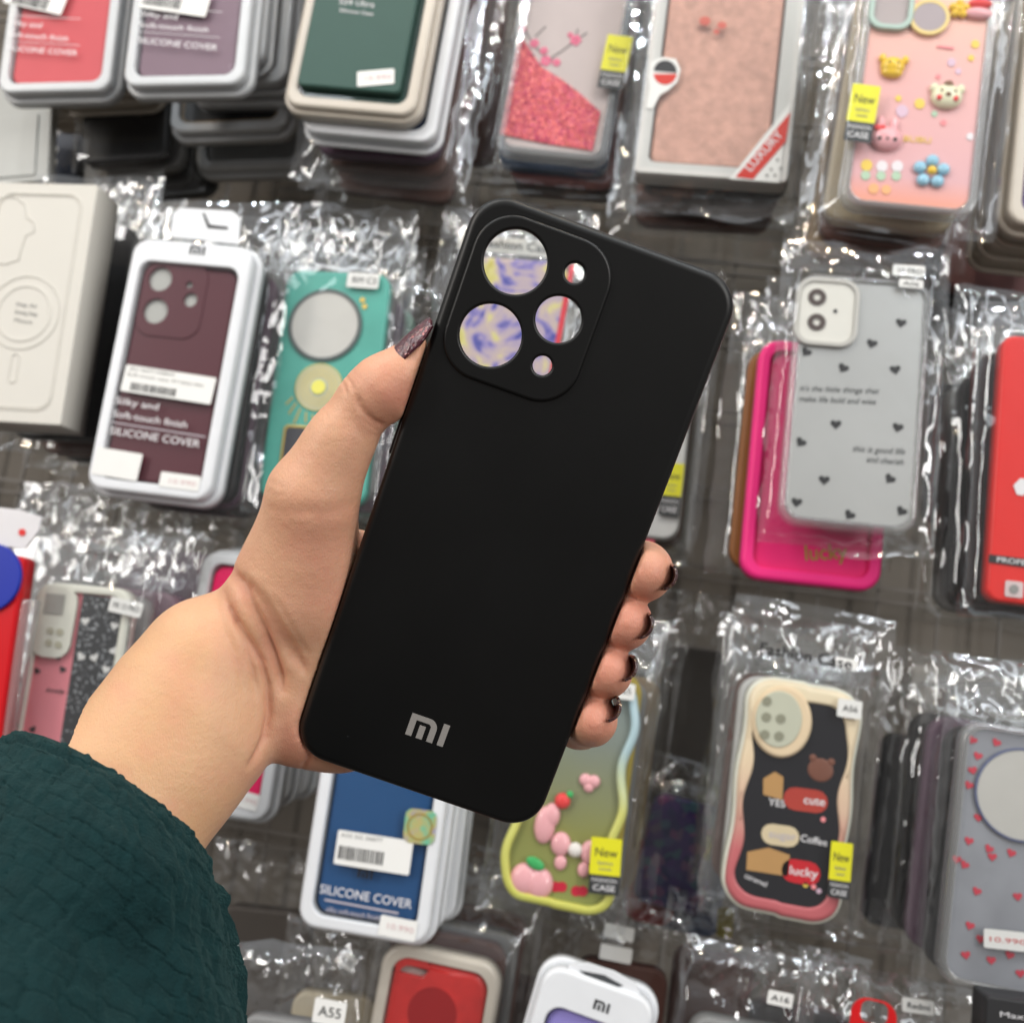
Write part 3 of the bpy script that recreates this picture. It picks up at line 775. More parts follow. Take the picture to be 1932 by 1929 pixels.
# inner turn of the cuff
inn = SV[0]*1.0-nr[0]*.0012; axis_in = SV[40].mean(0)-SV[0].mean(0); axis_in /= np.linalg.norm(axis_in)
rowsI = [inn+axis_in*.001, inn+axis_in*.012-nr[0]*.001]
SVa = np.concatenate([np.stack(rowsI[::-1]), SV], 0)
Vs, Qs = grid_mesh(SVa[..., 0], SVa[..., 1], SVa[..., 2], wrap=True)
Vs = (np.array(RC) @ Vs.T).T+np.array(CAM)-np.array(wrist)
CL = mat('dark_green_crinkled_cotton', (.0014, .020, .0215), .9, .25, var=.35, vscale=180, bump=.9, bscale=1500)
CL.node_tree.nodes['Principled BSDF'].inputs['Sheen Weight'].default_value = .12
CL.node_tree.nodes['Principled BSDF'].inputs['Sheen Roughness'].default_value = .4
CL.node_tree.nodes['Principled BSDF'].inputs['Sheen Tint'].default_value = (.25, .6, .58, 1)
link_mesh('sleeve', np_mesh('sleeve', Vs, Qs), CL, person)
#PACKS
exec_packs = True
# ================================================================== PACKS ON THE WALL
def C(name, r, g, b_, rough=.45, **k): return mat(name, (r, g, b_), rough, .28, **k)
CORAL = C('coral_silicone', .62, .075, .09); MAUVE = C('mauve_silicone', .21, .13, .17); DGREEN = C('dark_green_silicone', .035, .085, .07)
MAROON = C('maroon_silicone', .085, .014, .024); NAVY = C('navy_silicone', .02, .03, .06); BLUE = C('blue_silicone', .018, .075, .20)
HOT = C('hot_pink_silicone', .90, .010, .13); LAV = C('lavender_silicone', .30, .25, .62); BLACKC = C('black_case', .012, .012, .014)
DPURP = C('dusky_purple_silicone', .11, .06, .10); BROWNC = C('brown_case', .10, .04, .03); TANC = C('tan_case', .30, .20, .10)
GREYC = C('grey_case', .25, .25, .25); BEIGEC = C('beige_case', .45, .38, .26); PINKC = C('pink_case', .75, .30, .33); MINTC = C('mint_case', .35, .6, .5)
YELC = C('mustard_case', .42, .32, .02); PURPC = C('purple_case', .10, .06, .30); REDC = C('red_case', .60, .02, .02); WHITEC = C('white_case', .65, .65, .64)
GOLD = mat('gold_foil', (.70, .50, .12), .3, .5, .8)
MIRROR = mat('frosted_disc', (.56, .55, .52), .55, .4, 0.0, var=.10, vscale=50)
def stars(P, L, z, m, r, name='printed_heart'):
    """small printed hearts at picture points"""
    for x, y in L:
        c = P.loc(x, y, z); a = random.uniform(-.6, .6); pts = []
        for i in range(20):
            t = 2*math.pi*i/20; hx = 16*math.sin(t)**3/17*r; hy = (13*math.cos(t)-5*math.cos(2*t)-2*math.cos(3*t)-math.cos(4*t))/17*r
            pts.append((c.x+hx*math.cos(a)-hy*math.sin(a), c.y+hx*math.sin(a)+hy*math.cos(a)))
        if area(pts) < 0: pts = pts[::-1]
        plate(name, m, P.root, pts, z, z+.0002)

# ---------- row 1
P = Pack('silicone_cover_pack', 'coral red silicone cover in a white tray at the top left corner', 'phone cover', (158, -300), (98, 172), 222, .66)
tray_parts(P, CORAL)
o, c, a, w_, h_ = P.rect('price_sticker', PAPER, 15, -18, 124, 6, 52, .0002)
barcode(P, P.loc(58, 2, 0), a, .030, .010, .0006, o, 3)
P.text('Silky and', WINK, 20, 43, 78, 49, 13, .0002); P.text('Soft-touch finish', WINK, 16, 65, 128, 74, 13, .0002); P.text('SILICONE COVER', WINK, 12, 91, 145, 101, 14, .0002)
P.rod('printed_line', WINK, (20, 29), (152, 36), .0002, .0002); P.rod('printed_line', WINK, (14, 78), (150, 86), .0002, .0002)
T_ = stack_tray([DPURP, MAUVE], TRAYB, P.w, .165)
copies(P, 5, .030, T_, 'closed silicone cover tray queued behind the coral cover', 'phone cover', 'trays behind the coral cover', (.003, .002), .003, 'silicone_cover_pack')
hook(150, -250, .62, 'chrome hook carrying the coral cover trays')

P = Pack('silicone_cover_pack', 'mauve silicone cover in a frosted tray between the coral and dark green covers', 'phone cover', (402, -360), (343, 160), 234, .64)
tray_parts(P, MAUVE)
o, c, a, w_, h_ = P.rect('price_sticker', PAPER, 268, -8, 394, 10, 50, .0002); barcode(P, P.loc(308, 0, 0), a, .030, .012, .0006, o, 4)
P.text('Silky and', WINK, 267, 26, 334, 33, 13, .0002); P.text('Soft-touch finish', WINK, 263, 47, 392, 57, 13, .0002); P.text('SILICONE COVER', WINK, 260, 76, 409, 91, 15, .0002)
P.rod('printed_line', WINK, (270, 12), (420, 23), .0002, .0002); P.rod('printed_line', WINK, (262, 60), (414, 71), .0002, .0002)
copies(P, 6, .021, stack_tray([TANC, BLACKC, GREYC], TRAY, P.w*.97, .172), 'frosted silicone cover tray queued behind the mauve cover', 'phone cover', 'trays behind the mauve cover', (.0065, -.0005), .003, 'silicone_cover_pack')
hook(390, -300, .6, 'chrome hook carrying the mauve cover trays')

P = Pack('silicone_cover_pack', 'dark green silicone cover slab in a pale tray with one small white price sticker', 'phone cover', (768, -350), (657, 208), 252, .62)
tray_parts(P, DGREEN, TRAYB, depth=.009)
pl_ = plate('green_cover_slab', DGREEN, P.root, rr(P.w-.020, P.h-.020, .004, -.002, .003), -.002, .004, .0015)
P.rect('price_sticker', PAPER, 674, 150, 744, 144, 30, .0042); P.text('10.990', PALEINK, 684, 149, 734, 145, 12, .0047)
P.text('S24 Ultra', WINK, 640, 3, 706, 10, 13, .0042); P.text('Silicone Case', WINK, 640, 19, 704, 27, 9, .0042)
copies(P, 1, .016, stack_tray([NAVY], TRAYW, P.w*1.04, P.h), 'navy silicone cover tray directly behind the dark green cover', 'phone cover', None, (.010, -.009), 0, 'silicone_cover_pack', 0)
copies(P, 5, .024, stack_bag([BROWNC, BROWNC, DPURP], P.w, P.h*.97, P.w*1.36, P.h*1.28, 31), 'bagged dark brown case queued behind the dark green and navy covers', 'phone case', 'brown cases behind the dark green cover', (.0035, -.0035), .003, start=2)
hook(760, -300, .6, 'chrome hook carrying the dark green cover')

P = Pack('bagged_phone_case', 'clear case with cherry twigs and pink glitter liquid hanging top centre', 'phone case', (1112, -125), (1035, 297), 212, .68)
plate('case_frame', CLEAR, P.root, rr(P.w, P.h, .011), -.010, 0, .0022, [rr(P.w-.012, P.h-.014, .007)], .001)
plate('case_back', C('pale_pink_back', .52, .44, .43, .35), P.root, rr(P.w-.012, P.h-.014, .007), -.009, -.0035, .0005)
GLIT = bpy.data.materials.new('pink_glitter'); GLIT.use_nodes = True
N = GLIT.node_tree.nodes; L = GLIT.node_tree.links; b = N['Principled BSDF']
tc = N.new('ShaderNodeTexCoord'); v = N.new('ShaderNodeTexVoronoi'); v.inputs['Scale'].default_value = 900; L.new(tc.outputs['Object'], v.inputs['Vector'])
rp = N.new('ShaderNodeValToRGB'); rp.color_ramp.elements[0].color = (.45, .0, .11, 1); rp.color_ramp.elements[1].color = (.75, .004, .22, 1)
e = rp.color_ramp.elements.new(.97); e.color = (.95, .20, .15, 1)
s = N.new('ShaderNodeSeparateColor'); L.new(v.outputs['Color'], s.inputs[0]); L.new(s.outputs[0], rp.inputs[0]); L.new(rp.outputs[0], b.inputs['Base Color'])
vm = N.new('ShaderNodeVectorMath'); vm.operation = 'SUBTRACT'; vm.inputs[1].default_value = (.5, .5, .5); L.new(v.outputs['Color'], vm.inputs[0])
vs = N.new('ShaderNodeVectorMath'); vs.operation = 'SCALE'; vs.inputs['Scale'].default_value = 1.3; L.new(vm.outputs[0], vs.inputs[0])
ge = N.new('ShaderNodeNewGeometry'); va = N.new('ShaderNodeVectorMath'); va.operation = 'ADD'; L.new(ge.outputs['Normal'], va.inputs[0]); L.new(vs.outputs[0], va.inputs[1])
vn = N.new('ShaderNodeVectorMath'); vn.operation = 'NORMALIZE'; L.new(va.outputs[0], vn.inputs[0]); L.new(vn.outputs[0], b.inputs['Normal'])
b.inputs['Roughness'].default_value = .25; b.inputs['Metallic'].default_value = .1
P.poly('glitter_liquid', GLIT, [(978, 78), (990, 80), (1022, 128), (1060, 152), (1092, 176), (1133, 213), (1118, 285), (1030, 272), (944, 254)], -.0033, .0012)
TW = C('twig_ink', .06, .05, .05)
for a_, b2 in (((1003, 80), (1020, 100)), ((1003, 80), (990, 55)), ((1010, 70), (1030, 50)), ((1040, 110), (1060, 97)), ((1060, 97), (1085, 78)), ((1085, 78), (1090, 55)), ((1085, 78), (1108, 62)), ((1020, 100), (1045, 115))): P.rod('twig', TW, a_, b2, -.0033, .0004)
BLO = C('blossom_pink', .78, .16, .28)
for x, y, r in ((986, 55, 8), (1008, 82, 10), (1026, 96, 9), (1086, 76, 12), (1030, 115, 12), (1050, 118, 9), (1076, 66, 6)):
    c = P.loc(x, y, -.003); bm = bmesh.new()
    for k in range(5): ellipsoid(bm, (c.x+r*P.s*.55*math.cos(k*1.257), c.y+r*P.s*.55*math.sin(k*1.257), -.003), (r*P.s*.42, r*P.s*.42, .0003), u=10, v=6)
    build(bm, 'blossom', BLO, P.root)
fashion_tag(P, 1140, 98, 1188, 104, 72, 36, .0030)
bag(P, (1135, -170), (1030, 322), 262, (-P.w/2, P.w/2, -P.h/2, P.h/2), .0015, -.012, 5, .0028)
copies(P, 8, .019, stack_bag([PURPC, BLUE, PINKC, GREYC], P.w, P.h*.97, P.w*1.36, P.h*1.28, 50), 'bagged phone case queued behind the pink glitter case', 'phone case', 'cases behind the pink glitter case', (.001, -.0015), .003)
hook(1125, -150, .66, 'chrome hook carrying the pink glitter case')

P = Pack('boxed_phone_case', 'rose gold glitter case in a white frame box with a red diagonal ribbon', 'phone case', (1405, -250), (1339, 334), 278, .64)
bm = bmesh.new(); slab(bm, rr(P.w, P.h, .003), -.016, 0, .0008, [rr(P.w-.020, P.h-.016, .005, -.002, 0)]); slab(bm, rr(P.w-.0006, P.h-.0006, .003), -.0172, -.0162); build(bm, 'box_frame', mat('white_card', (.62, .61, .59), .4), P.root)
ROSE = mat('rose_gold_glitter', (.50, .27, .21), .35, .5, .35, var=.45, vscale=150, bump=1.0, bscale=900)
plate('phone_case', ROSE, P.root, rr(P.w-.022, P.h-.018, .006, -.002, 0), -.014, -.003, .002)
V_, Q_ = grid_mesh(*np.meshgrid(np.linspace(-P.w/2+.004, P.w/2-.004, 8), np.linspace(-P.h/2+.004, P.h/2-.004, 10)), np.full((10, 8), .0004)); link_mesh('clear_window', np_mesh('win', V_, Q_), LID, P.root)
RIB = C('ribbon_red', .62, .035, .02, .35)
P.poly('ribbon_backing', PAPER, [(1376, 338), (1470, 345), (1481, 250), (1493, 192)], .0006, .0003)
rb = P.poly('ribbon', RIB, [(1388, 334), (1421, 338), (1482, 268), (1491, 212)], .0010, .0003)
P.text('LUXURY', WINK, 1410, 321, 1472, 251, 20, .0014, parent=rb, bold=.01)
for x, y in ((1455, 320), (1467, 302), (1447, 331), (1462, 331), (1473, 318)): P.poly('dot', GREYINK, [(x+3*math.cos(t), y+3*math.sin(t)) for t in np.linspace(0, 5.6, 9)], .0010, .0002)
P.poly('drop_sticker', PAPER, [(1219, 205), (1226, 165), (1223, 145), (1228, 118), (1250, 108), (1275, 112), (1284, 132), (1278, 155), (1262, 170), (1245, 180), (1232, 205)][::-1], .0006, .0003)
def half(P, cx_, cy_, r, a0, a1, m, z): P.poly('round_badge', m, [(cx_+r*math.cos(math.radians(a0+(a1-a0)*i/16)), cy_-r*math.sin(math.radians(a0+(a1-a0)*i/16))) for i in range(17)], z, .0002)
half(P, 1255, 136, 22, -5, 175, INK, .0010); half(P, 1255, 138, 22, 185, 355, RIB, .0010)
for x, y, r in ((1330, 40, 11), (1362, 48, 9), (1352, 60, 6)): P.poly('red_spot', C('faded_red_print', .55, .12, .09), [(x+r*math.cos(t), y+r*.8*math.sin(t)) for t in np.linspace(0, 5.9, 10)], .0006, .0001)
bag(P, (1410, -290), (1333, 400), 318, (-P.w/2, P.w/2, -P.h/2, P.h/2), .002, -.018, 9, .0025)
copies(P, 6, .024, stack_bag([BROWNC, BLACKC, BROWNC], P.w, P.h*.97, P.w*1.36, P.h*1.28, 70), 'bagged dark case queued behind the rose gold glitter box', 'phone case', 'cases behind the rose gold box', (0, -.0015), .003)
hook(1400, -280, .62, 'chrome hook carrying the rose gold box')

P = Pack('bagged_phone_case', 'pink case with raised bear, bunny and blue flower charms in a shiny bag', 'phone case', (1768, -85), (1712, 398), 246, .58)
plate('case_frame', CLEAR, P.root, rr(P.w, P.h, .012), -.010, 0, .0022, [rr(P.w-.010, P.h-.010, .009)], .001)
PB = bpy.data.materials.new('peach_to_pink_back'); PB.use_nodes = True
N = PB.node_tree.nodes; L = PB.node_tree.links; b = N['Principled BSDF']; tc = N.new('ShaderNodeTexCoord'); sx_ = N.new('ShaderNodeSeparateXYZ'); L.new(tc.outputs['Object'], sx_.inputs[0])
mr = N.new('ShaderNodeMapRange'); mr.inputs[1].default_value = -.08; mr.inputs[2].default_value = .08; L.new(sx_.outputs['Y'], mr.inputs[0])
rp = N.new('ShaderNodeValToRGB'); rp.color_ramp.elements[0].color = (.85, .32, .20, 1); rp.color_ramp.elements[1].color = (.88, .50, .34, 1); e = rp.color_ramp.elements.new(.12); e.color = (.72, .40, .42, 1); e = rp.color_ramp.elements.new(.5); e.color = (.78, .42, .40, 1)
L.new(mr.outputs[0], rp.inputs[0]); L.new(rp.outputs[0], b.inputs['Base Color']); b.inputs['Roughness'].default_value = .3
plate('case_back', PB, P.root, rr(P.w-.010, P.h-.010, .009), -.009, -.0025, .0005)
plate('camera_window', C('mint_rim', .45, .58, .52), P.root, rr(.026, .034, .009, *P.loc(1683, 8, 0)[:2]), -.002, .0012, .0008, [rr(.020, .028, .007, *P.loc(1683, 8, 0)[:2])])
plate('camera_cutout', C('camera_grey', .42, .36, .36), P.root, rr(.020, .028, .007, *P.loc(1683, 8, 0)[:2]), -.0022, -.0012)
CY_ = C('charm_yellow', .85, .55, .02, .25, coat=.5); CW = C('charm_cream', .80, .78, .55, .25, coat=.5); CP = C('charm_pink', .85, .42, .45, .25, coat=.5); CB = C('charm_blue', .30, .58, .75, .25, coat=.5)
CR = C('charm_red', .80, .06, .06, .3); CK = C('charm_black', .02, .015, .01, .3); CBR = C('charm_brown', .20, .10, .05, .3)
def charm(P, name, x, y, m, parts, sc=1.0, z=-.001):
    c = P.loc(x, y, z); bm = bmesh.new(); s = P.s*sc
    for (dx, dy, rx, ry, rz) in parts: ellipsoid(bm, (c.x+dx*s, c.y+dy*s, z), (rx*s, ry*s, rz*s))
    return build(bm, name, m, P.root), c, s
def dots(o, c, s, m, L_, z, name='face_mark'):
    bm = bmesh.new()
    for dx, dy, r, zz in L_: ellipsoid(bm, (c.x+dx*s, c.y+dy*s, z+zz*s), (r*s, r*s, r*s*.6), u=10, v=6)
    return build(bm, name, m, o)
o, c, s = charm(P, 'bear_charm', 1684, 126, CY_, [(0, 0, 23, 19, 13), (-20, 16, 7, 9, 6), (22, 15, 7, 9, 6), (0, -12, 20, 12, 10)])
dots(o, c, s, CK, [(-8, 2, 2.5, 12), (8, 2, 2.5, 12)], -.001)
o, c, s = charm(P, 'puppy_charm', 1786, 183, CW, [(0, 0, 29, 25, 14), (-24, 16, 8, 10, 7), (24, 17, 8, 10, 7)])
dots(o, c, s, CR, [(-15, -8, 6, 10), (14, -8, 6, 10)], -.001, 'cheek'); dots(o, c, s, CBR, [(0, -2, 6, 12), (-12, 6, 3, 12), (12, 6, 3, 12), (0, 21, 10, 5)], -.001)
o, c, s = charm(P, 'bunny_charm', 1672, 262, CP, [(0, 0, 29, 24, 14), (-14, 28, 8, 18, 6), (12, 28, 8, 18, 6)])
dots(o, c, s, CK, [(-14, -6, 4, 12), (14, -6, 4, 12), (0, -6, 3, 13)], -.001); dots(o, c, s, CR, [(-20, 16, 7, 8), (-10, 17, 6, 8)], -.001, 'bow')
o, c, s = charm(P, 'flower_charm', 1757, 324, CB, [(22*math.cos(math.radians(90+72*k)), 22*math.sin(math.radians(90+72*k)), 12, 12, 8) for k in range(5)]); dots(o, c, s, CY_, [(0, 0, 9, 6)], -.001, 'flower_centre')
o, c, s = charm(P, 'star_charm', 1810, 18, CY_, [(12*math.cos(math.radians(90+72*k)), 12*math.sin(math.radians(90+72*k)), 8, 8, 7) for k in range(5)]+[(0, 0, 10, 10, 8)])
charm(P, 'rainbow_charm', 1846, 26, CP, [(0, 0, 26, 12, 9)]); charm(P, 'rainbow_charm', 1850, 8, CR, [(0, 0, 22, 9, 9)]); charm(P, 'rainbow_charm', 1854, -4, CB, [(0, 0, 16, 8, 9)])
c = P.loc(1754, 32, 0); plate('lens_ring', C('pale_gold_ring', .80, .62, .25), P.root, circ(c.x, c.y, 37*P.s), -.002, .0002, 0, [circ(c.x, c.y, 30*P.s)]); plate('ring_holder', C('ring_grey', .40, .34, .36), P.root, circ(c.x, c.y, 29.5*P.s), -.002, 0)
PR = [(C('print_yellow', .85, .60, .10), 1), (C('print_lilac', .70, .50, .62), 1), (C('print_rose', .85, .28, .30), 1), (C('print_green', .45, .62, .45), 1), (C('print_orange', .88, .45, .20), 1), (C('print_white', .8, .75, .78), 1)]
def spot(P, x, y, r, m, z=-.0023, name='printed_spot'): P.poly(name, m, [(x+r*math.cos(t), y+r*math.sin(t)) for t in np.linspace(0, 5.8, 12)], z, .0003)
for x, y, r, k in ((1840, 84, 8, 0), (1832, 110, 6, 0), (1735, 196, 10, 0), (1695, 186, 6, 0), (1763, 215, 6, 3), (1780, 232, 6, 2), (1635, 312, 11, 0), (1664, 314, 11, 5), (1693, 314, 11, 5), (1633, 331, 9, 3), (1662, 332, 9, 3), (1691, 332, 9, 3), (1648, 356, 10, 4), (1672, 358, 9, 4), (1795, 118, 8, 1), (1770, 145, 5, 2), (1808, 135, 6, 1), (1830, 258, 7, 5), (1702, 210, 12, 1)): spot(P, x, y, r, PR[k][0])
P.text('BUBU', PR[0][0], 1704, 262, 1755, 266, 15, -.0021)
P.rod('printed_smile', PR[2][0], (1768, 88), (1800, 92), -.0022, .0008)
fashion_tag(P, 1603, 192, 1656, 199, 76, 40, .0046)
bag(P, (1790, -150), (1698, 432), 318, (-P.w/2, P.w/2, -P.h/2, P.h/2), .0028, -.012, 14, .0030)
copies(P, 9, .026, stack_bag([PURPC, BEIGEC, BROWNC, TANC], P.w, P.h*.97, P.w*1.36, P.h*1.28, 90), 'bagged phone case queued behind the pink charm case', 'phone case', 'cases behind the pink charm case', (-.001, -.001), .003)
hook(1780, -130, .56, 'chrome hook carrying the pink charm case')

P = Pack('silicone_cover_pack', 'purple cover in a cream tray cut by the right edge of the picture', 'phone cover', (2070, -60), (2025, 432), 236, .60)
tray_parts(P, C('violet_silicone', .16, .11, .30), TRAYB)
copies(P, 4, .016, stack_tray([DPURP, GREYC], TRAYB, P.w, P.h), 'cream tray nested behind the purple cover at the right edge', 'phone cover', 'cream trays at the right edge', (0, 0), .002, 'silicone_cover_pack')
P = Pack('bagged_phone_case', 'lime rimmed case low behind the cream trays at the right edge', 'phone case', (2010, 60), (1975, 505), 215, .74)
LIME = C('lime_rubber', .32, .38, .02); plate('case_frame', LIME, P.root, rr(P.w, P.h, .018), -.01, 0, .003, [rr(P.w-.018, P.h-.018, .012)], .001); plate('case_back', C('blue_grey_back', .22, .24, .30), P.root, rr(P.w-.018, P.h-.018, .012), -.009, -.003)
for x, y in ((1885, 430), (1905, 436), (1925, 432)): spot(P, x, y, 13, C('amber_print', .50, .18, .05), -.0029)
P = Pack('bagged_phone_case', 'dusty rose case hanging lowest in the upper right corner', 'phone case', (1940, 50), (1898, 552), 225, .80)
plate('phone_case', C('dusty_rose_case', .22, .11, .11), P.root, rr(P.w, P.h, .012), -.012, 0, .003)
copies(P, 3, .02, stack_bag([BLACKC, BLACKC], P.w, P.h*.97, P.w*1.36, P.h*1.28, 5), 'black case behind the dusty rose one', 'phone case', 'black cases in the upper right corner', (0, -.003), .002)

# ---------- row 2
P = Pack('white_retail_box', 'white retail box with an embossed phone outline and charging ring', 'box', (86, 346), (12, 796), 214, .62, yaw=0)
WB = mat('white_box_card', (.62, .60, .55), .5, .3, var=.02)
bm = bmesh.new(); slab(bm, rr(P.w, P.h, .001, n=2), -.030, 0, .0006); build(bm, 'carton', WB, P.root)
def embossed(outline, z=0.0, wd=.0011, hgt=.0006):
    bm = bmesh.new(); slab(bm, outline, z-.0005, z+hgt, hgt*.9, [inset(outline, wd)], hgt*.5, seg=3); return build(bm, 'embossed_line', WB, P.root)
cc = P.loc(45, 590, 0); s = P.s
embossed(rr(P.w*.82, P.h*.91, .011, cc.x-.001, .0005, n=8)); embossed(rr(P.w*.79, P.h*.89, .0105, cc.x-.001, .0005, n=8), wd=.0006)
embossed(circ(cc.x, cc.y, 73*s, 60), wd=.0008); embossed(circ(cc.x, cc.y, 57*s, 60), wd=.0022); c2 = P.loc(27, 695, 0); embossed(rr(18*s, 58*s, 9*s, c2.x, c2.y, n=6), wd=.0007)
cam_pts = P.pts([(-20, 372), (30, 372), (48, 385), (52, 410), (66, 420), (66, 438), (50, 446), (42, 470), (36, 492), (10, 500), (-30, 495)], 0)
if area(cam_pts) < 0: cam_pts = cam_pts[::-1]
embossed(cam_pts, wd=.0008)
for k, t in enumerate(('Snap Air', 'Strong Snap', 'Mount')): P.text(t, GREYINK, 30-k*2, 573+k*15, [70, 72, 64][k]-k*2, 578+k*15, 9, .0002)
copies(P, 6, .032, stack_bag([BLACKC, BLACKC, BROWNC], P.w, P.h*.97, P.w*1.36, P.h*1.28, 12), 'bagged black case queued behind the white retail box', 'phone case', 'black cases behind the white box', (.001, -.001), .003, z0=-.03)
wc = Pack('white_carton', 'plain pale carton flap above the white retail box at the left edge', 'box', (30, 160), (18, 345), 150, .72)
plate('carton', mat('pale_card', (.50, .51, .49), .5), wc.root, rr(wc.w, wc.h, .001, n=2), -.01, 0, .0006); plate('flap', MATS['pale_card'], wc.root, rr(wc.w*.8, wc.h*.62, .001, -.004, -.012, n=2), .0002, .0014, .0006)
P = Pack('bagged_phone_case', 'navy polka dot case in a bag between the pale carton and the black cases', 'phone case', (135, 190), (118, 350), 60, .78)
plate('phone_case', NAVY, P.root, rr(P.w, P.h, .004), -.01, 0, .002)
for x, y in ((104, 250), (102, 282), (100, 305)): spot(P, x, y, 8, WHITEC, .0001, 'polka_dot')
bag(P, (140, 175), (118, 365), 85, (-P.w/2, P.w/2, -P.h/2, P.h/2), .001, -.012, 77, .004, 30, 50)
for lab, top, bot, wpx, Y, cv, tr in (
    ('cream tray with a dusky purple cover peeking out below the coral cover', (245, -210), (182, 226), 208, .74, DPURP, TRAYB),
    ('pale tray with a tan edged black cover peeking out below the mauve cover', (462, -210), (428, 245), 226, .71, BLACKC, TRAY),
    ('grey tray hanging lowest behind the mauve cover', (505, -170), (468, 316), 208, .77, GREYC, TRAY)):
    P = Pack('silicone_cover_pack', lab, 'phone cover', top, bot, wpx, Y); tray_parts(P, cv, tr)
    if cv is BLACKC: plate('tan_edging', TANC, P.root, rr(P.w-.016, P.h-.016, .007), -.010, -.0028, .001, [rr(P.w-.020, P.h-.020, .006)])
P = Pack('bagged_phone_case', 'black case lying lowest under the top left trays', 'phone case', (245, -60), (232, 302), 170, .74)
plate('phone_case', BLACKC, P.root, rr(P.w, P.h, .01), -.012, 0, .003); bag(P, (245, -60), (230, 318), 200, (-P.w/2, P.w/2, -P.h/2, P.h/2), .001, -.014, 23, .004, 40, 70)
copies(P, 5, .02, stack_bag([BLACKC, GREYC, BLACKC], P.w, P.h*.97, P.w*1.36, P.h*1.28, 42), 'bagged black case queued under the top left trays', 'phone case', 'black cases under the top left trays', (.003, -.003), .004)

P = Pack('silicone_cover_pack', 'maroon silicone cover in a frosted tray with barcode label and hang tab', 'phone cover', (366, 457), (275, 932), 244, .62)
hl = [circ(*P.loc(303, 527, -.004)[:2], 24*P.s), circ(*P.loc(294, 587, -.004)[:2], 25*P.s), circ(*P.loc(360, 566, -.004)[:2], 14*P.s, 24), circ(*P.loc(358, 538, -.004)[:2], 7*P.s, 16)]
tray_parts(P, MAROON, TRAYW, top_band=.008, holes=hl)
c = P.loc(325, 565, -.004); plate('camera_island', MAROON, P.root, rr(.046, .054, .012, c.x, c.y), -.0042, -.0032, .0008, hl)
for q_ in hl: plate('camera_window', C('window_grey', .42, .42, .40), P.root, inset(q_, -.0004), -.0075, -.0055)
mi_logo(P.root, *P.loc(357, 479, 0)[:2], .0002, 18*P.s, INK)
tb = P.poly('hang_tab', TRAYW, [(322, 448), (327, 404), (340, 393), (440, 399), (455, 412), (452, 462)][::-1], -.004, .0012, .0004)
P.poly('hang_slot', INK, [(382, 402), (386, 402), (396, 424), (430, 428), (430, 433), (392, 430)][::-1], -.0026, .0002, parent=tb)
o, c, a, w_, h_ = P.rect('price_sticker', PAPER, 233, 712, 403, 738, 52, .0002)
barcode(P, P.loc(290, 735, 0), a, 92*P.s, 15*P.s, .0006, o, 5); P.text('SKU 36077-ASBBZA', GREYINK, 244, 695, 330, 707, 8, .0006, parent=o); P.text('Soft touch case 4710521901', GREYINK, 240, 705, 383, 728, 8, .0006, parent=o)
P.text('Silky and', WINK, 218, 755, 298, 768, 16, .0002); P.text('Soft-touch finish', WINK, 213, 780, 352, 802, 16, .0002); P.text('SILICONE COVER', WINK, 207, 812, 376, 838, 18, .0002)
P.rod('printed_line', SOFTINK, (210, 796), (388, 824), .0002, .0004)
o, *_ = P.rect('price_sticker', PAPER, 178, 868, 264, 882, 52, .0003); o, *_ = P.rect('price_sticker', PAPER, 302, 903, 377, 913, 28, .0003); P.text('10.990', PALEINK, 315, 906, 365, 913, 11, .0007, parent=o)
copies(P, 9, .023, stack_bag([BLACKC, BLACKC, DPURP], P.w, P.h*.97, P.w*1.36, P.h*1.28, 120), 'bagged black case queued behind the maroon silicone cover', 'phone case', 'black cases behind the maroon cover', (.0015, 0), .003)
hook(388, 425, .60, 'chrome hook through the maroon cover hang tab')

P = Pack('bagged_phone_case', 'teal case with a round mirror and gold ring in a crinkled bag', 'phone case', (640, 512), (585, 948), 206, .66)
TEAL = mat('teal_print', (.07, .38, .31), .35, .5, var=.25, vscale=40)
plate('phone_case', TEAL, P.root, rr(P.w, P.h, .011), -.010, 0, .0022)
c = P.loc(614, 614, 0); plate('mirror_frame', C('dark_grey_ring', .10, .12, .12, .3), P.root, circ(c.x, c.y, 72*P.s, 60), .0002, .002, .0006, [circ(c.x, c.y, 65*P.s, 60)]); plate('mirror', MIRROR, P.root, circ(c.x, c.y, 65*P.s, 60), .0002, .0012)
c = P.loc(602, 731, 0)
for k, r in enumerate((46, 38, 31, 24)): plate('ring_groove', mat('pale_gold', (.75, .62, .22), .3, .5, .5), P.root, circ(c.x, c.y, r*P.s, 40), .0002, .0012, .0004, [circ(c.x, c.y, (r-3.2)*P.s, 40)])
plate('ring_disc', C('pale_disc', .52, .55, .46), P.root, circ(c.x, c.y, 45*P.s, 40), .0001, .0006); plate('yellow_dot', C('bright_yellow', .85, .80, .15), P.root, circ(c.x, c.y, 14*P.s, 30), .0013, .002)
c = P.loc(578, 866, 0); plate('dark_panel', C('charcoal_panel', .045, .045, .055), P.root, rr(92*P.s, 118*P.s, .003, c.x, c.y), .0002, .001); plate('panel_border', GOLD, P.root, rr(100*P.s, 126*P.s, .0035, c.x, c.y), .0002, .0014, .0003, [rr(92*P.s, 118*P.s, .003, c.x, c.y)])
for k in range(11):
    a_ = math.radians(200+14*k); P.rod('feather_barb', GOLD, (602+52*math.cos(a_), 731-52*math.sin(a_)), (602+(70+6*(k % 3))*math.cos(a_+.12), 731-(70+6*(k % 3))*math.sin(a_+.12)), .0003, .0005)
for x, y in ((684, 566), (688, 578)): spot(P, x, y, 5, GOLD, .0004, 'gold_charm')
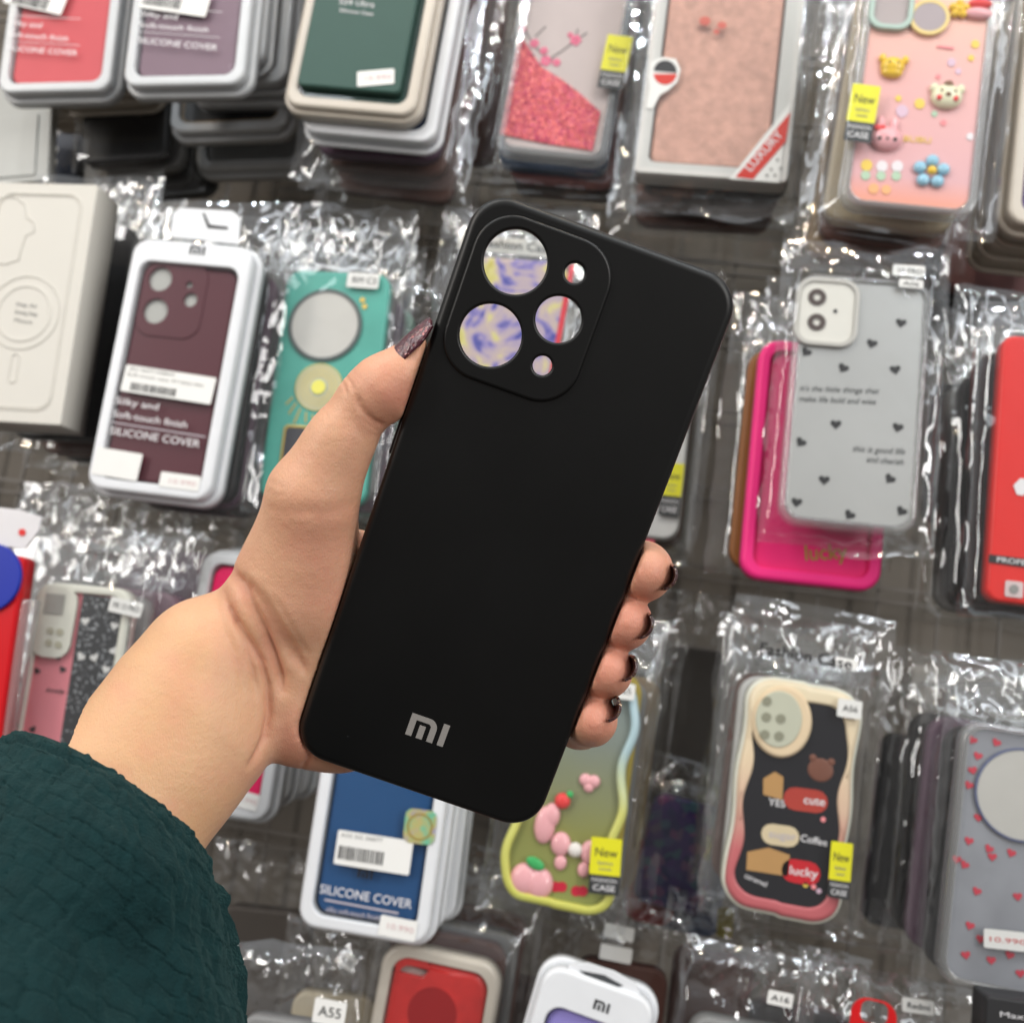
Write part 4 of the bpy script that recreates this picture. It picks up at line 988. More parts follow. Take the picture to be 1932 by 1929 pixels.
o, *_ = P.rect('price_sticker', PAPER, 655, 527, 715, 531, 30, .0032); P.text('RM C3', INK, 664, 528, 708, 531, 15, .0037, parent=o)
bag(P, (672, 385), (572, 975), 272, (-P.w/2, P.w/2, -P.h/2, P.h/2), .0022, -.012, 33, .0055)
copies(P, 8, .021, stack_bag([BLACKC, GREYC, DPURP, MINTC], P.w, P.h*.97, P.w*1.36, P.h*1.28, 150), 'bagged phone case queued behind the teal mirror case', 'phone case', 'cases behind the teal mirror case', (.0015, 0), .004)
hook(665, 420, .62, 'chrome hook carrying the teal mirror case')

P = Pack('bagged_phone_case', 'marbled blue and yellow case seen through the camera openings of the held case', 'phone case', (972, 487), (915, 935), 212, .66)
MB_ = bpy.data.materials.new('blue_yellow_marble'); MB_.use_nodes = True
N = MB_.node_tree.nodes; L = MB_.node_tree.links; b = N['Principled BSDF']; tc = N.new('ShaderNodeTexCoord'); n = N.new('ShaderNodeTexNoise'); n.inputs['Scale'].default_value = 42; n.inputs['Detail'].default_value = 5; n.inputs['Distortion'].default_value = 1.6; L.new(tc.outputs['Object'], n.inputs['Vector'])
rp = N.new('ShaderNodeValToRGB'); els = rp.color_ramp.elements; els[0].position = .36; els[0].color = (.04, .05, .30, 1); els[1].position = .70; els[1].color = (.50, .44, .10, 1)
for p_, c_ in ((.42, (.24, .20, .46, 1)), (.46, (.42, .34, .42, 1)), (.55, (.50, .40, .36, 1)), (.60, (.60, .56, .22, 1))): e = els.new(p_); e.color = c_
L.new(n.outputs['Fac'], rp.inputs[0]); L.new(rp.outputs[0], b.inputs['Base Color']); b.inputs['Roughness'].default_value = .3
plate('phone_case', MB_, P.root, rr(P.w, P.h, .011), -.010, 0, .0022)
P.poly('red_edge', C('print_red_edge', .60, .04, .06), [(1075, 500), (1085, 500), (1036, 760), (1026, 760)], .0003, .0004)
hd = P.poly('header_card', C('grey_header', .50, .50, .47), [(868, 440), (1055, 458), (1050, 488), (862, 470)][::-1], -.003, .0006)
P.text('Fashion Case', INK, 910, 457, 1042, 471, 22, -.0022, bold=.01, parent=hd)
bag(P, (985, 385), (905, 975), 300, (-P.w/2, P.w/2, -P.h/2, P.h/2), .0016, -.012, 41, .0040)
copies(P, 8, .021, stack_bag([WHITEC, GREYC, WHITEC], P.w, P.h*.97, P.w*1.36, P.h*1.28, 170), 'bagged pale case queued behind the marbled case', 'phone case', 'cases behind the marbled case', (.001, 0), .003)
hook(985, 430, .62, 'chrome hook carrying the marbled case')

P = Pack('bagged_phone_case', 'white bagged case with a yellow tag half hidden right of the held case', 'phone case', (1240, 560), (1192, 1010), 170, .72)
plate('phone_case', WHITEC, P.root, rr(P.w, P.h, .011), -.010, 0, .0022); P.poly('pink_print', C('rose_print', .70, .10, .16), [(1205, 1015), (1235, 1018), (1232, 1032), (1205, 1030)], .0004, .0003)
fashion_tag(P, 1248, 902, 1288, 906, 62, 38, .0032)
bag(P, (1250, 500), (1185, 1055), 215, (-P.w/2, P.w/2, -P.h/2, P.h/2), .002, -.012, 51, .0040)
copies(P, 6, .022, stack_bag([GREYC, YELC, BROWNC], P.w, P.h*.97, P.w*1.36, P.h*1.28, 190), 'bagged phone case queued behind the half hidden white case', 'phone case', 'cases right of the held case', (.001, 0), .003)

P = Pack('bagged_phone_case', 'silver grey case with small black hearts and script in a crinkled bag', 'phone case', (1632, 528), (1597, 990), 236, .58)
plate('case_frame', CLEAR, P.root, rr(P.w+.004, P.h+.004, .012), -.010, .0005, .0022, [rr(P.w-.004, P.h-.004, .009)], .001)
SIL = mat('silver_mirror_back', (.56, .57, .56), .24, .5, .6, var=.12, vscale=16)
plate('case_back', SIL, P.root, rr(P.w-.004, P.h-.004, .009), -.009, -.001, .0005)
c = P.loc(1559, 590, 0); plate('camera_island', C('ivory_plate', .70, .69, .64, .2), P.root, rr(.031, .036, .008, c.x, c.y), -.0008, .001, .0006); plate('camera_rim', C('pearl_rim', .52, .51, .48, .15), P.root, rr(.036, .041, .010, c.x, c.y), -.0008, .0022, .0008, [rr(.031, .036, .008, c.x, c.y)])
for x, y in ((1541, 562), (1540, 609)):
    c = P.loc(x, y, 0); plate('lens_print', C('lens_brown', .09, .07, .065, .2), P.root, circ(c.x, c.y, 17*P.s), .0011, .0018, .0003, [circ(c.x, c.y, 7*P.s)])
spot(P, 1576, 587, 4, INK, .0011, 'flash_dot')
stars(P, [(1645, 648), (1591, 694), (1689, 697), (1521, 664), (1577, 800), (1694, 806), (1511, 834), (1555, 905), (1679, 903), (1503, 947), (1603, 971), (1701, 964), (1700, 609)], -.0009, INK, 11*P.s)
P.text("it's the little things that", INK, 1508, 732, 1658, 738, 14, -.0008, shear=.3); P.text('make life bold and wise', INK, 1506, 752, 1652, 758, 14, -.0008, shear=.3)
P.text('this is good life', INK, 1608, 846, 1706, 852, 15, -.0008, shear=.3); P.text('and cherish', INK, 1634, 866, 1704, 872, 15, -.0008, shear=.3)
o, *_ = P.rect('model_sticker', PAPER, 1684, 509, 1745, 513, 22, .003); P.text('10 PRO', INK, 1692, 510, 1738, 513, 12, .0034, parent=o); o, *_ = P.rect('model_sticker', PAPER, 1696, 533, 1742, 537, 17, .003); P.text('A06', INK, 1704, 534, 1734, 537, 10, .0034, parent=o)
bag(P, (1642, 462), (1588, 1042), 318, (-P.w/2, P.w/2, -P.h/2, P.h/2), .0022, -.012, 62, .0048, tight=.16)
PK = C('bright_pink_rubber', .85, .03, .22)
def mk_pink(r, i): plate('phone_case', PK, r, rr(.080, .146, .012, 0, -.011), -.012, 0, .003, [rr(.066, .132, .007, 0, -.011)], .001); plate('case_back', C('pink_back', .75, .02, .16), r, rr(.066, .132, .007, 0, -.011), -.011, -.003); text('lucky', C('olive_gold', .35, .22, .05), r, (-.004, -.066, -.0027), .013, .024, .15, bold=.01)
copies(P, 1, .028, mk_pink, 'bright pink case showing under the black hearts case', 'phone case', None, (-.013, -.020), 0, rotj=0)
copies(P, 1, .027, stack_bag([C('orange_brown_case', .26, .09, .015)], P.w, P.h*.97, P.w*1.36, P.h*1.28, 9), 'orange brown case lowest in the stack with the black hearts case', 'phone case', None, (-.011, -.013), 0, start=2)
copies(P, 6, .024, stack_bag([GREYC, MINTC, WHITEC], P.w, P.h*.97, P.w*1.36, P.h*1.28, 210), 'bagged phone case queued behind the black hearts and bright pink cases', 'phone case', 'cases behind the black hearts case', (-.002, -.003), .004, start=3)
hook(1635, 490, .56, 'chrome hook carrying the black hearts case')

P = Pack('bagged_phone_case', 'red printed case with a black text band cut by the right edge', 'phone case', (2008, 640), (1980, 1146), 224, .56)
RED = C('signal_red', .68, .022, .018, .3)
plate('phone_case', RED, P.root, rr(P.w, P.h, .007), -.010, 0, .002)
bd = P.poly('text_band', INK, [(1866, 1045), (2080, 1072), (2078, 1090), (1864, 1060)][::-1], .0004, .0003)
P.text('PROFESSIONAL', WINK, 1880, 1055, 2010, 1071, 12, .0008, parent=bd)
o, *_ = P.rect('icon_sticker', C('icon_white', .62, .50, .50), 1896, 1109, 1930, 1113, 30, .0004); spot(P, 1913, 1111, 9, GREYINK, .0008, 'icon_mark')
P.poly('curved_print', WINK, [(1912, 915), (1925, 902), (1945, 905), (1960, 925), (1940, 920), (1930, 935), (1918, 932)][::-1], .0004, .0002)
bag(P, (2015, 575), (1968, 1180), 300, (-P.w/2, P.w/2, -P.h/2, P.h/2), .0022, -.012, 73, .0042)
copies(P, 9, .027, stack_bag([BEIGEC, BLACKC, BLACKC, GREYC], P.w, P.h*.97, P.w*1.36, P.h*1.28, 230), 'bagged phone case queued behind the red printed case', 'phone case', 'cases behind the red printed case', (-.001, 0), .003)
hook(1990, 610, .54, 'chrome hook carrying the red printed case')

# ---------- row 3
P = Pack('blister_pack', 'red blister pack with a round blue badge under a white header at the left edge', 'package', (-30, 1045), (-85, 1440), 165, .56)
plate('blister_card', C('blister_red', .62, .006, .012, .3), P.root, rr(P.w, P.h, .004), -.012, 0, .002)
c = P.loc(-18, 1090, 0); plate('blue_badge', C('badge_blue', .012, .03, .36, .35), P.root, circ(c.x, c.y, 66*P.s, 50), .0002, .0024, .0008)
hd = P.poly('header_card', C('header_white', .72, .70, .72), [(-110, 945), (40, 962), (80, 975), (76, 1000), (50, 1035), (-110, 1020)][::-1], -.002, .0012, .0004)
spot(P, 42, 1004, 7, RED, -.0006, 'red_dot')
P.poly('white_edge', CLEAR, [(54, 1130), (78, 1133), (26, 1430), (0, 1430)][::-1], -.010, .008, .002)

P = Pack('bagged_phone_case', 'half pink half black glitter case with a white camera plate above the arm', 'phone case', (160, 1103), (88, 1545), 196, .58)
plate('case_frame', C('ivory_frame', .68, .68, .60), P.root, rr(P.w, P.h, .011), -.010, 0, .0022, [rr(P.w-.010, P.h-.010, .008)], .001)
PG = C('rose_pink_back', .75, .24, .28, .3); plate('pink_half', PG, P.root, rr(P.w-.010, P.h-.010, .008), -.009, -.003)
BG = bpy.data.materials.new('black_glitter'); BG.use_nodes = True; N = BG.node_tree.nodes; L = BG.node_tree.links; b = N['Principled BSDF']
tc = N.new('ShaderNodeTexCoord'); v = N.new('ShaderNodeTexVoronoi'); v.inputs['Scale'].default_value = 700; L.new(tc.outputs['Object'], v.inputs['Vector']); s = N.new('ShaderNodeSeparateColor'); L.new(v.outputs['Color'], s.inputs[0])
rp = N.new('ShaderNodeValToRGB'); rp.color_ramp.elements[0].color = (.02, .022, .026, 1); rp.color_ramp.elements[0].position = .8; rp.color_ramp.elements[1].color = (.30, .32, .34, 1); L.new(s.outputs[0], rp.inputs[0]); L.new(rp.outputs[0], b.inputs['Base Color']); b.inputs['Roughness'].default_value = .3
P.poly('black_half', BG, [(158, 1120), (252, 1132), (196, 1545), (92, 1540)][::-1], -.0028, .0006)
o, c, a, w_, h_ = P.rect('camera_plate', C('milk_plate', .66, .66, .58), 70, 1170, 142, 1178, 132, -.0022, .0028, .008)
for x, y in ((95, 1190), (113, 1192), (92, 1212), (110, 1216)): spot(P, x, y, 7, C('lens_khaki_print', .42, .40, .30), .0008, 'lens_print')  # flat khaki lens discs
P.poly('camera_cutout', C('camera_dim', .34, .33, .30), [(88, 1118), (124, 1122), (118, 1160), (82, 1156)][::-1], .0008, .0003)
stars(P, [(110, 1238)], -.0026, INK, 8*P.s); stars(P, [(70, 1265), (118, 1262), (40, 1282), (62, 1375)], -.0024, INK, 7*P.s)
stars(P, [(161, 1171), (216, 1180), (215, 1227), (153, 1238), (178, 1240), (200, 1262)], -.0020, WHITEC, 9*P.s)
P.text('lovely', INK, 86, 1300, 122, 1304, 10, -.0024, shear=.3)
o, *_ = P.rect('model_sticker', PAPER, 207, 1138, 268, 1152, 28, .003); P.text('MI 13 PRO', INK, 213, 1140, 262, 1151, 13, .0034, parent=o)
bag(P, (185, 1010), (80, 1580), 262, (-P.w/2, P.w/2, -P.h/2, P.h/2), .0022, -.012, 81, .0055)
copies(P, 8, .024, stack_bag([DPURP, GREYC, MAUVE], P.w, P.h*.97, P.w*1.36, P.h*1.28, 250, up=.018), 'bagged phone case queued behind the pink and black glitter case', 'phone case', 'cases behind the pink and black glitter case', (.002, .002), .004)

P = Pack('silicone_cover_pack', 'hot pink silicone cover in a frosted tray under the wrist', 'phone cover', (483, 1050), (398, 1536), 214, .66)
tray_parts(P, HOT, TRAY)
o, *_ = P.rect('price_sticker', PAPER, 437, 1501, 487, 1515, 30, .0003); P.text('10.990', PALEINK, 443, 1503, 481, 1514, 11, .0007, parent=o)
copies(P, 4, .030, stack_tray([MAUVE, DPURP], TRAY, P.w, P.h), 'frosted tray queued behind the hot pink cover', 'phone cover', 'trays behind the hot pink cover', (.002, .004), .003, 'silicone_cover_pack')

P = Pack('silicone_cover_pack', 'blue silicone cover in a white tray with a barcode label and holographic seal', 'phone cover', (756, 1250), (680, 1766), 250, .60)
tray_parts(P, BLUE, TRAYW)
o, c, a, w_, h_ = P.rect('price_sticker', PAPER, 634, 1596, 776, 1618, 62, .0003); barcode(P, P.loc(680, 1612, 0), a, 84*P.s, 24*P.s, .0007, o, 6); P.text('A35 5G 36077', GREYINK, 643, 1574, 722, 1585, 9, .0007, parent=o)
mi_logo(P.root, *P.loc(674, 1654, 0)[:2], .0001, 17*P.s, INK)
P.text('SILICONE COVER', WINK, 603, 1676, 776, 1706, 20, .0002); P.text('silky soft-touch finish', SOFTINK, 615, 1714, 716, 1731, 12, .0002); P.rod('printed_line', SOFTINK, (612, 1696), (752, 1722), .0002, .0005)
HOLO = bpy.data.materials.new('holographic_foil'); HOLO.use_nodes = True; N = HOLO.node_tree.nodes; L = HOLO.node_tree.links; b = N['Principled BSDF']; tc = N.new('ShaderNodeTexCoord'); n = N.new('ShaderNodeTexNoise'); n.inputs['Scale'].default_value = 90; L.new(tc.outputs['Object'], n.inputs['Vector'])
rp = N.new('ShaderNodeValToRGB'); rp.color_ramp.elements[0].position = .35; rp.color_ramp.elements[0].color = (.45, .42, .60, 1); rp.color_ramp.elements[1].position = .7; rp.color_ramp.elements[1].color = (.15, .65, .45, 1); e = rp.color_ramp.elements.new(.5); e.color = (.62, .56, .22, 1)
L.new(n.outputs['Fac'], rp.inputs[0]); L.new(rp.outputs[0], b.inputs['Base Color']); b.inputs['Roughness'].default_value = .3; b.inputs['Metallic'].default_value = .4
o, c, a, w_, h_ = P.rect('holographic_seal', HOLO, 763, 1555, 822, 1562, 62, .0006, r=.004); plate('seal_ring', GOLD, o, circ(c.x, c.y, .0075, 30), .0009, .0012, 0, [circ(c.x, c.y, .0066, 30)])
o, *_ = P.rect('price_sticker', PAPER, 716, 1743, 786, 1757, 36, .0004); P.text('10.990', PALEINK, 727, 1745, 776, 1755, 13, .0008, parent=o)
copies(P, 2, .020, stack_tray([BLUE, GREYC], TRAYW, P.w*.98, P.h), 'white tray queued behind the blue silicone cover', 'phone cover', 'trays behind the blue cover', (.003, .002), .002, 'silicone_cover_pack')

def wavy(w, h, r, amp, k, ph=0.0):
    p = rr(w, h, r, n=7); out = []
    n = 120; segs = []; per = 0
    for i in range(len(p)): segs.append((per, i)); per += (Vector(p[(i+1) % len(p)])-Vector(p[i])).length
    for j in range(n):
        t = per*j/n
        i = max(q for q in range(len(p)) if segs[q][0] <= t)
        a, b_ = Vector(p[i]), Vector(p[(i+1) % len(p)]); l = (b_-a).length or 1; f = (t-segs[i][0])/l
        q = a.lerp(b_, f); e = (b_-a).normalized() if (b_-a).length else Vector((1, 0))
        nrm = Vector((e.y, -e.x)); q = q+nrm*amp*math.sin(q.y/(h)*k*2*math.pi+ph+(1.5 if q.x > 0 else 0)); out.append((q.x, q.y))
    return out
def gradmat(name, stops, rough=.3):
    m = bpy.data.materials.new(name); m.use_nodes = True; N = m.node_tree.nodes; L = m.node_tree.links; b = N['Principled BSDF']; tc = N.new('ShaderNodeTexCoord'); sp = N.new('ShaderNodeSeparateXYZ'); L.new(tc.outputs['Object'], sp.inputs[0])
    mr = N.new('ShaderNodeMapRange'); mr.inputs[1].default_value = -.075; mr.inputs[2].default_value = .075; L.new(sp.outputs['Y'], mr.inputs[0])
    nz = N.new('ShaderNodeTexNoise'); nz.inputs['Scale'].default_value = 30; L.new(tc.outputs['Object'], nz.inputs['Vector']); ad = N.new('ShaderNodeMath'); ad.operation = 'MULTIPLY_ADD'; ad.inputs[1].default_value = .12; L.new(nz.outputs['Fac'], ad.inputs[0]); L.new(mr.outputs[0], ad.inputs[2])
    rp = N.new('ShaderNodeValToRGB'); els = rp.color_ramp.elements; els[0].position, els[0].color = stops[0][0], (*stops[0][1], 1); els[1].position, els[1].color = stops[-1][0], (*stops[-1][1], 1)
    for p_, c_ in stops[1:-1]: e = els.new(p_); e.color = (*c_, 1)
    L.new(ad.outputs[0], rp.inputs[0]); L.new(rp.outputs[0], b.inputs['Base Color']); b.inputs['Roughness'].default_value = rough; return m
P = Pack('bagged_phone_case', 'wavy edged yellow green case with bow, apple and strawberry charms below the fingers', 'phone case', (1112, 1262), (1040, 1718), 208, .62)
ol = wavy(P.w, P.h, .014, .0022, 3.0, 1.0)
plate('case_frame', gradmat('wave_rim', [(0, (.45, .60, .25)), (.12, (.62, .62, .12)), (.5, (.66, .66, .18)), (.75, (.42, .58, .62)), (1, (.45, .62, .70))]), P.root, ol, -.011, .0015, .003, [inset(ol, .0052)], .0015)
plate('case_back', gradmat('olive_to_grey_back', [(0, (.26, .30, .08)), (.4, (.24, .25, .07)), (.75, (.20, .23, .20)), (1, (.24, .30, .30))]), P.root, inset(ol, .005), -.010, -.003)
o, c, s = charm(P, 'bow_charm', 1085, 1604, CP, [(-24, 6, 16, 19, 9), (24, 2, 16, 19, 9), (0, 0, 10, 9, 8), (-20, -22, 10, 12, 6), (18, -26, 10, 12, 6)], 1.18, z=-.002)
dots(o, c, s, C('bow_knot', .82, .78, .74, .3), [(0, 2, 12, 4)], -.002, 'bow_knot')
o, c, s = charm(P, 'apple_charm', 1003, 1660, CP, [(-12, 0, 23, 25, 12), (12, -2, 23, 25, 12)], 1.18, z=-.002); bm = bmesh.new(); ellipsoid(bm, (c.x+2*s, c.y+28*s, .001), (16*s, 9*s, 4*s), -.3); build(bm, 'apple_leaf', C('leaf_green', .05, .42, .12, .3), o)
o, c, s = charm(P, 'popsicle_charm', 1028, 1555, CP, [(0, 0, 17, 30, 9), (8, 16, 14, 20, 9)], 1.18, z=-.002); dots(o, c, s, CR, [(22, 42, 13, 4)], -.002, 'strawberry'); dots(o, c, s, MATS['leaf_green'], [(32, 54, 6, 6)], -.002, 'strawberry_leaf')
charm(P, 'heart_charm', 1112, 1476, CP, [(-8, 4, 12, 12, 7), (8, 4, 12, 12, 7), (0, -8, 10, 10, 6)], z=-.002)
for x, y in ((1054, 1672), (1093, 1680)):
    spot(P, x-6, y, 10, C('cherry_red', .55, .01, .04), -.0028, 'printed_cherry'); spot(P, x+6, y, 10, MATS['cherry_red'], -.0026, 'printed_cherry')
fashion_tag(P, 1114, 1612, 1172, 1618, 66, 34, .0046)
o, *_ = P.rect('model_sticker', PAPER, 1150, 1300, 1198, 1306, 30, .004); P.text('C65', INK, 1160, 1301, 1190, 1305, 14, .0044, parent=o)
bag(P, (1132, 1155), (1030, 1752), 278, (-P.w/2, P.w/2, -P.h/2, P.h/2), .003, -.013, 91, .0045)
copies(P, 7, .024, stack_bag([YELC, YELC, GREYC, TANC], P.w, P.h*.97, P.w*1.36, P.h*1.28, 270), 'bagged mustard case queued behind the yellow green wavy case', 'phone case', 'cases behind the wavy case', (.004, .001), .003)

PP = bpy.data.materials.new('purple_patch_print'); PP.use_nodes = True
N = PP.node_tree.nodes; L = PP.node_tree.links; b = N['Principled BSDF']; tc = N.new('ShaderNodeTexCoord'); v = N.new('ShaderNodeTexVoronoi'); v.inputs['Scale'].default_value = 160; L.new(tc.outputs['Object'], v.inputs['Vector']); sc_ = N.new('ShaderNodeSeparateColor'); L.new(v.outputs['Color'], sc_.inputs[0])
rp = N.new('ShaderNodeValToRGB'); rp.color_ramp.elements[0].color = (.02, .03, .10, 1); rp.color_ramp.elements[1].color = (.22, .03, .16, 1); e = rp.color_ramp.elements.new(.5); e.color = (.07, .03, .17, 1); e = rp.color_ramp.elements.new(.75); e.color = (.05, .12, .16, 1); L.new(sc_.outputs[0], rp.inputs[0]); L.new(rp.outputs[0], b.inputs['Base Color']); b.inputs['Roughness'].default_value = .35
for lab, top, bot, wpx, Y, m_ in (('dark purple patterned case drooping between the wavy and black wave cases', (1302, 1510), (1258, 1715), 135, .78, PP), ('red cornered case lowest between the wavy and black wave cases', (1240, 1590), (1222, 1742), 90, .80, C('deep_red_case', .38, .012, .02)), ('slate blue case under the dark purple patterned one', (1325, 1560), (1294, 1760), 115, .82, C('slate_case', .05, .07, .12))):
    P = Pack('bagged_phone_case', lab, 'phone case', top, bot, wpx, Y); plate('phone_case', m_, P.root, rr(P.w, P.h, .01), -.01, 0, .002)
    bag(P, (top[0]+8, top[1]-70), (bot[0], bot[1]+20), wpx*1.45, (-P.w/2, P.w/2, -P.h/2, P.h/2), .002, -.012, wpx+int(Y*100), .005, 40, 70)

P = Pack('bagged_phone_case', 'black case with a cream and rose wavy rim and round camera plate', 'phone case', (1522, 1287), (1469, 1732), 218, .60)
ol = wavy(P.w, P.h, .016, .0008, 2.5, .5); inn = wavy(P.w-.014, P.h-.020, .012, .0016, 2.6, 2.4)
plate('case_frame', gradmat('cream_rose_rim', [(0, (.50, .10, .12)), (.35, (.55, .14, .15)), (.55, (.72, .50, .36)), (.7, (.78, .62, .42)), (1, (.80, .70, .50))]), P.root, inset(ol, .0016), -.011, .0016, .003, [inn], .0015)
plate('white_bumper', C('ivory_bumper', .74, .74, .64), P.root, ol, -.012, -.001, .002)
plate('case_back', C('night_black', .012, .012, .016, .3), P.root, inset(inn, -.0005), -.0009, .0002)
c = P.loc(1474, 1360, 0); plate('camera_surround', C('cream_surround', .76, .60, .40), P.root, circ(c.x, c.y, 56*P.s, 50, 68*P.s), .0003, .0035, .0020); plate('camera_plate', C('sage_plate', .52, .53, .42), P.root, circ(c.x-.002, c.y+.001, 43*P.s, 40, 53*P.s), .0030, .0042, .0006)
for x, y in ((1447, 1322), (1446, 1352), (1473, 1355), (1443, 1385), (1470, 1388)): spot(P, x, y, 9, C('sage_dark', .26, .26, .19), .0044, 'lens_print')
GB = C('ginger_block', .48, .27, .10); P.poly('gold_block', GB, [(1440, 1468), (1462, 1455), (1478, 1465), (1476, 1508), (1440, 1498)][::-1], .0004, .0003)
P.poly('gold_block', GB, [(1410, 1606), (1450, 1598), (1490, 1612), (1486, 1652), (1408, 1640)][::-1], .0004, .0003)
def pill(P, x0, y0, x1, y1, h_, m_, t, tm, z=.0004, fr=.45):
    o, c, a, w_, hh = P.rect('word_pill', m_, x0, y0, x1, y1, h_, z, r=.009); P.text(t, tm, x0+(x1-x0)*fr, y0+(y1-y0)*fr, x1-6, y1-1, h_*.45, z+.0004, parent=o, bold=.01)
pill(P, 1478, 1503, 1562, 1514, 42, C('pill_red', .42, .045, .03), 'cute', WINK); pill(P, 1436, 1570, 1508, 1580, 38, C('pill_cream', .66, .55, .36), 'sugar', SOFTINK, fr=.2); pill(P, 1474, 1638, 1548, 1650, 42, C('pill_crimson', .55, .01, .02), 'lucky', WINK, fr=.2)
P.text('Coffee', WINK, 1510, 1580, 1560, 1590, 16, .0004, bold=.01); P.text('YES', WINK, 1450, 1512, 1482, 1517, 16, .0004, bold=.01); P.text('caramel', WINK, 1405, 1650, 1446, 1668, 12, .0004)
charm(P, 'bear_print', 1548, 1452, C('cocoa_print', .18, .07, .045), [(0, 0, 24, 22, 2), (-16, 20, 7, 7, 2), (18, 18, 7, 7, 2)], z=.0003)
for x, y, k in ((1520, 1668, 0), (1535, 1672, 2), (1545, 1680, 1), (1553, 1545, 2)): spot(P, x, y, 5, PR[k][0], .0004)
fashion_tag(P, 1566, 1621, 1607, 1627, 68, 32, .0052)
o, *_ = P.rect('model_sticker', PAPER, 1580, 1333, 1626, 1340, 34, .0045); P.text('A56', INK, 1590, 1335, 1618, 1339, 14, .005, parent=o)
o, *_ = P.rect('model_sticker', PAPER, 1575, 1248, 1618, 1256, 22, .0005)
P.text('Fashion Case', INK, 1433, 1222, 1606, 1254, 26, .0095, bold=.02); P.text('mobile phone protective case', GREYINK, 1440, 1246, 1572, 1262, 8, .0095)
bag(P, (1545, 1150), (1462, 1762), 300, (-P.w/2, P.w/2, -P.h/2, P.h/2), .0035, -.013, 101, .0042)
copies(P, 8, .025, stack_bag([GREYC, WHITEC, BROWNC], P.w, P.h*.97, P.w*1.36, P.h*1.28, 290), 'bagged phone case queued behind the cream rimmed black case', 'phone case', 'cases behind the cream rimmed black case', (-.001, .002), .003)
hook(1540, 1185, .57, 'chrome hook carrying the cream rimmed black case')

P = Pack('bagged_phone_case', 'clear case with tiny red hearts and a big round disc', 'phone case', (1945, 1375), (1898, 1880), 246, .56)
plate('case_frame', CLEAR, P.root, rr(P.w, P.h, .012), -.010, 0, .0022, [rr(P.w-.008, P.h-.008, .009)], .001)
plate('case_back', mat('smoky_clear_back', (.27, .28, .31), .3, .5, var=.3, vscale=40), P.root, rr(P.w-.008, P.h-.008, .009), -.009, -.003)
c = P.loc(1932, 1500, 0); plate('magnet_disc', C('disc_grey', .50, .49, .46), P.root, circ(c.x, c.y, 84*P.s, 60), -.0028, -.0016, .0004); plate('disc_rim', C('disc_rim_blue', .12, .14, .24), P.root, circ(c.x, c.y, 88*P.s, 60), -.0028, -.0012, .0004, [circ(c.x, c.y, 84*P.s, 60)])
HM = C('heart_outline_red', .55, .05, .08)
for x, y in ((1835, 1395), (1880, 1400), (1845, 1425), (1835, 1452), (1828, 1480), (1846, 1541), (1892, 1560), (1828, 1585), (1872, 1615), (1820, 1630), (1866, 1600), (1843, 1680), (1920, 1690), (1805, 1620), (1830, 1745), (1870, 1810), (1850, 1770), (1905, 1800), (1822, 1800), (1925, 1835), (1908, 1608)):
    c = P.loc(x, y, -.0028); a = random.uniform(-.5, .5); r = 9*P.s; pts = []
    for i in range(18):
        t = 2*math.pi*i/18; hx = 16*math.sin(t)**3/17*r; hy = (13*math.cos(t)-5*math.cos(2*t)-2*math.cos(3*t)-math.cos(4*t))/17*r; pts.append((c.x+hx*math.cos(a)-hy*math.sin(a), c.y+hx*math.sin(a)+hy*math.cos(a)))
    if area(pts) < 0: pts = pts[::-1]
    plate('heart_print', HM, P.root, pts, -.0028, -.0025)
o, *_ = P.rect('price_sticker', PAPER, 1856, 1768, 1950, 1778, 34, .0006); P.text('10.990', C('sticker_red', .6, .1, .1), 1862, 1770, 1930, 1777, 11, .001, parent=o)
P.text('Fashion Case', GREYINK, 1858, 1342, 1990, 1362, 20, .0055, bold=.02)
bag(P, (1960, 1255), (1890, 1915), 318, (-P.w/2, P.w/2, -P.h/2, P.h/2), .0022, -.012, 111, .0045)
copies(P, 10, .026, stack_bag([BEIGEC, BLACKC, DPURP, BLACKC], P.w, P.h*.97, P.w*1.36, P.h*1.28, 310), 'bagged phone case queued behind the tiny red hearts case', 'phone case', 'cases behind the tiny red hearts case', (-.001, .001), .003)

# ---------- row 4
P = Pack('silicone_cover_pack', 'glossy red cover in a beige rimmed case at the bottom edge', 'phone cover', (838, 1797), (752, 2280), 236, .62)
plate('case_frame', TRAYB, P.root, rr(P.w, P.h, .014), -.012, 0, .003, [rr(P.w-.014, P.h-.014, .010)], .001)
RG = mat('glossy_red_silicone', (.55, .02, .018), .3, .5, coat=.4, var=.25, vscale=120)
c = P.loc(779, 1820, -.004); sl_ = rr(60*P.s, 31*P.s, 13*P.s, c.x, c.y); plate('silicone_cover', RG, P.root, rr(P.w-.0145, P.h-.0145, .010), -.011, -.0015, .004, [sl_], .001)
plate('camera_slot', C('slot_grey', .38, .28, .26), P.root, sl_, -.010, -.0045); c = P.loc(815, 1911, -.001); plate('round_recess', C('deep_red_disc', .30, .008, .01), P.root, circ(c.x, c.y, 47*P.s, 40), -.0014, -.0010)
bag(P, (850, 1750), (752, 2290), 270, (-P.w/2, P.w/2, -P.h/2, P.h/2), .001, -.014, 121, .003, 50, 80)
copies(P, 6, .026, stack_bag([GREYC, BROWNC], P.w, P.h*.97, P.w*1.36, P.h*1.28, 330), 'bagged phone case queued behind the glossy red cover', 'phone case', 'cases behind the glossy red cover', (.002, .004), .003)

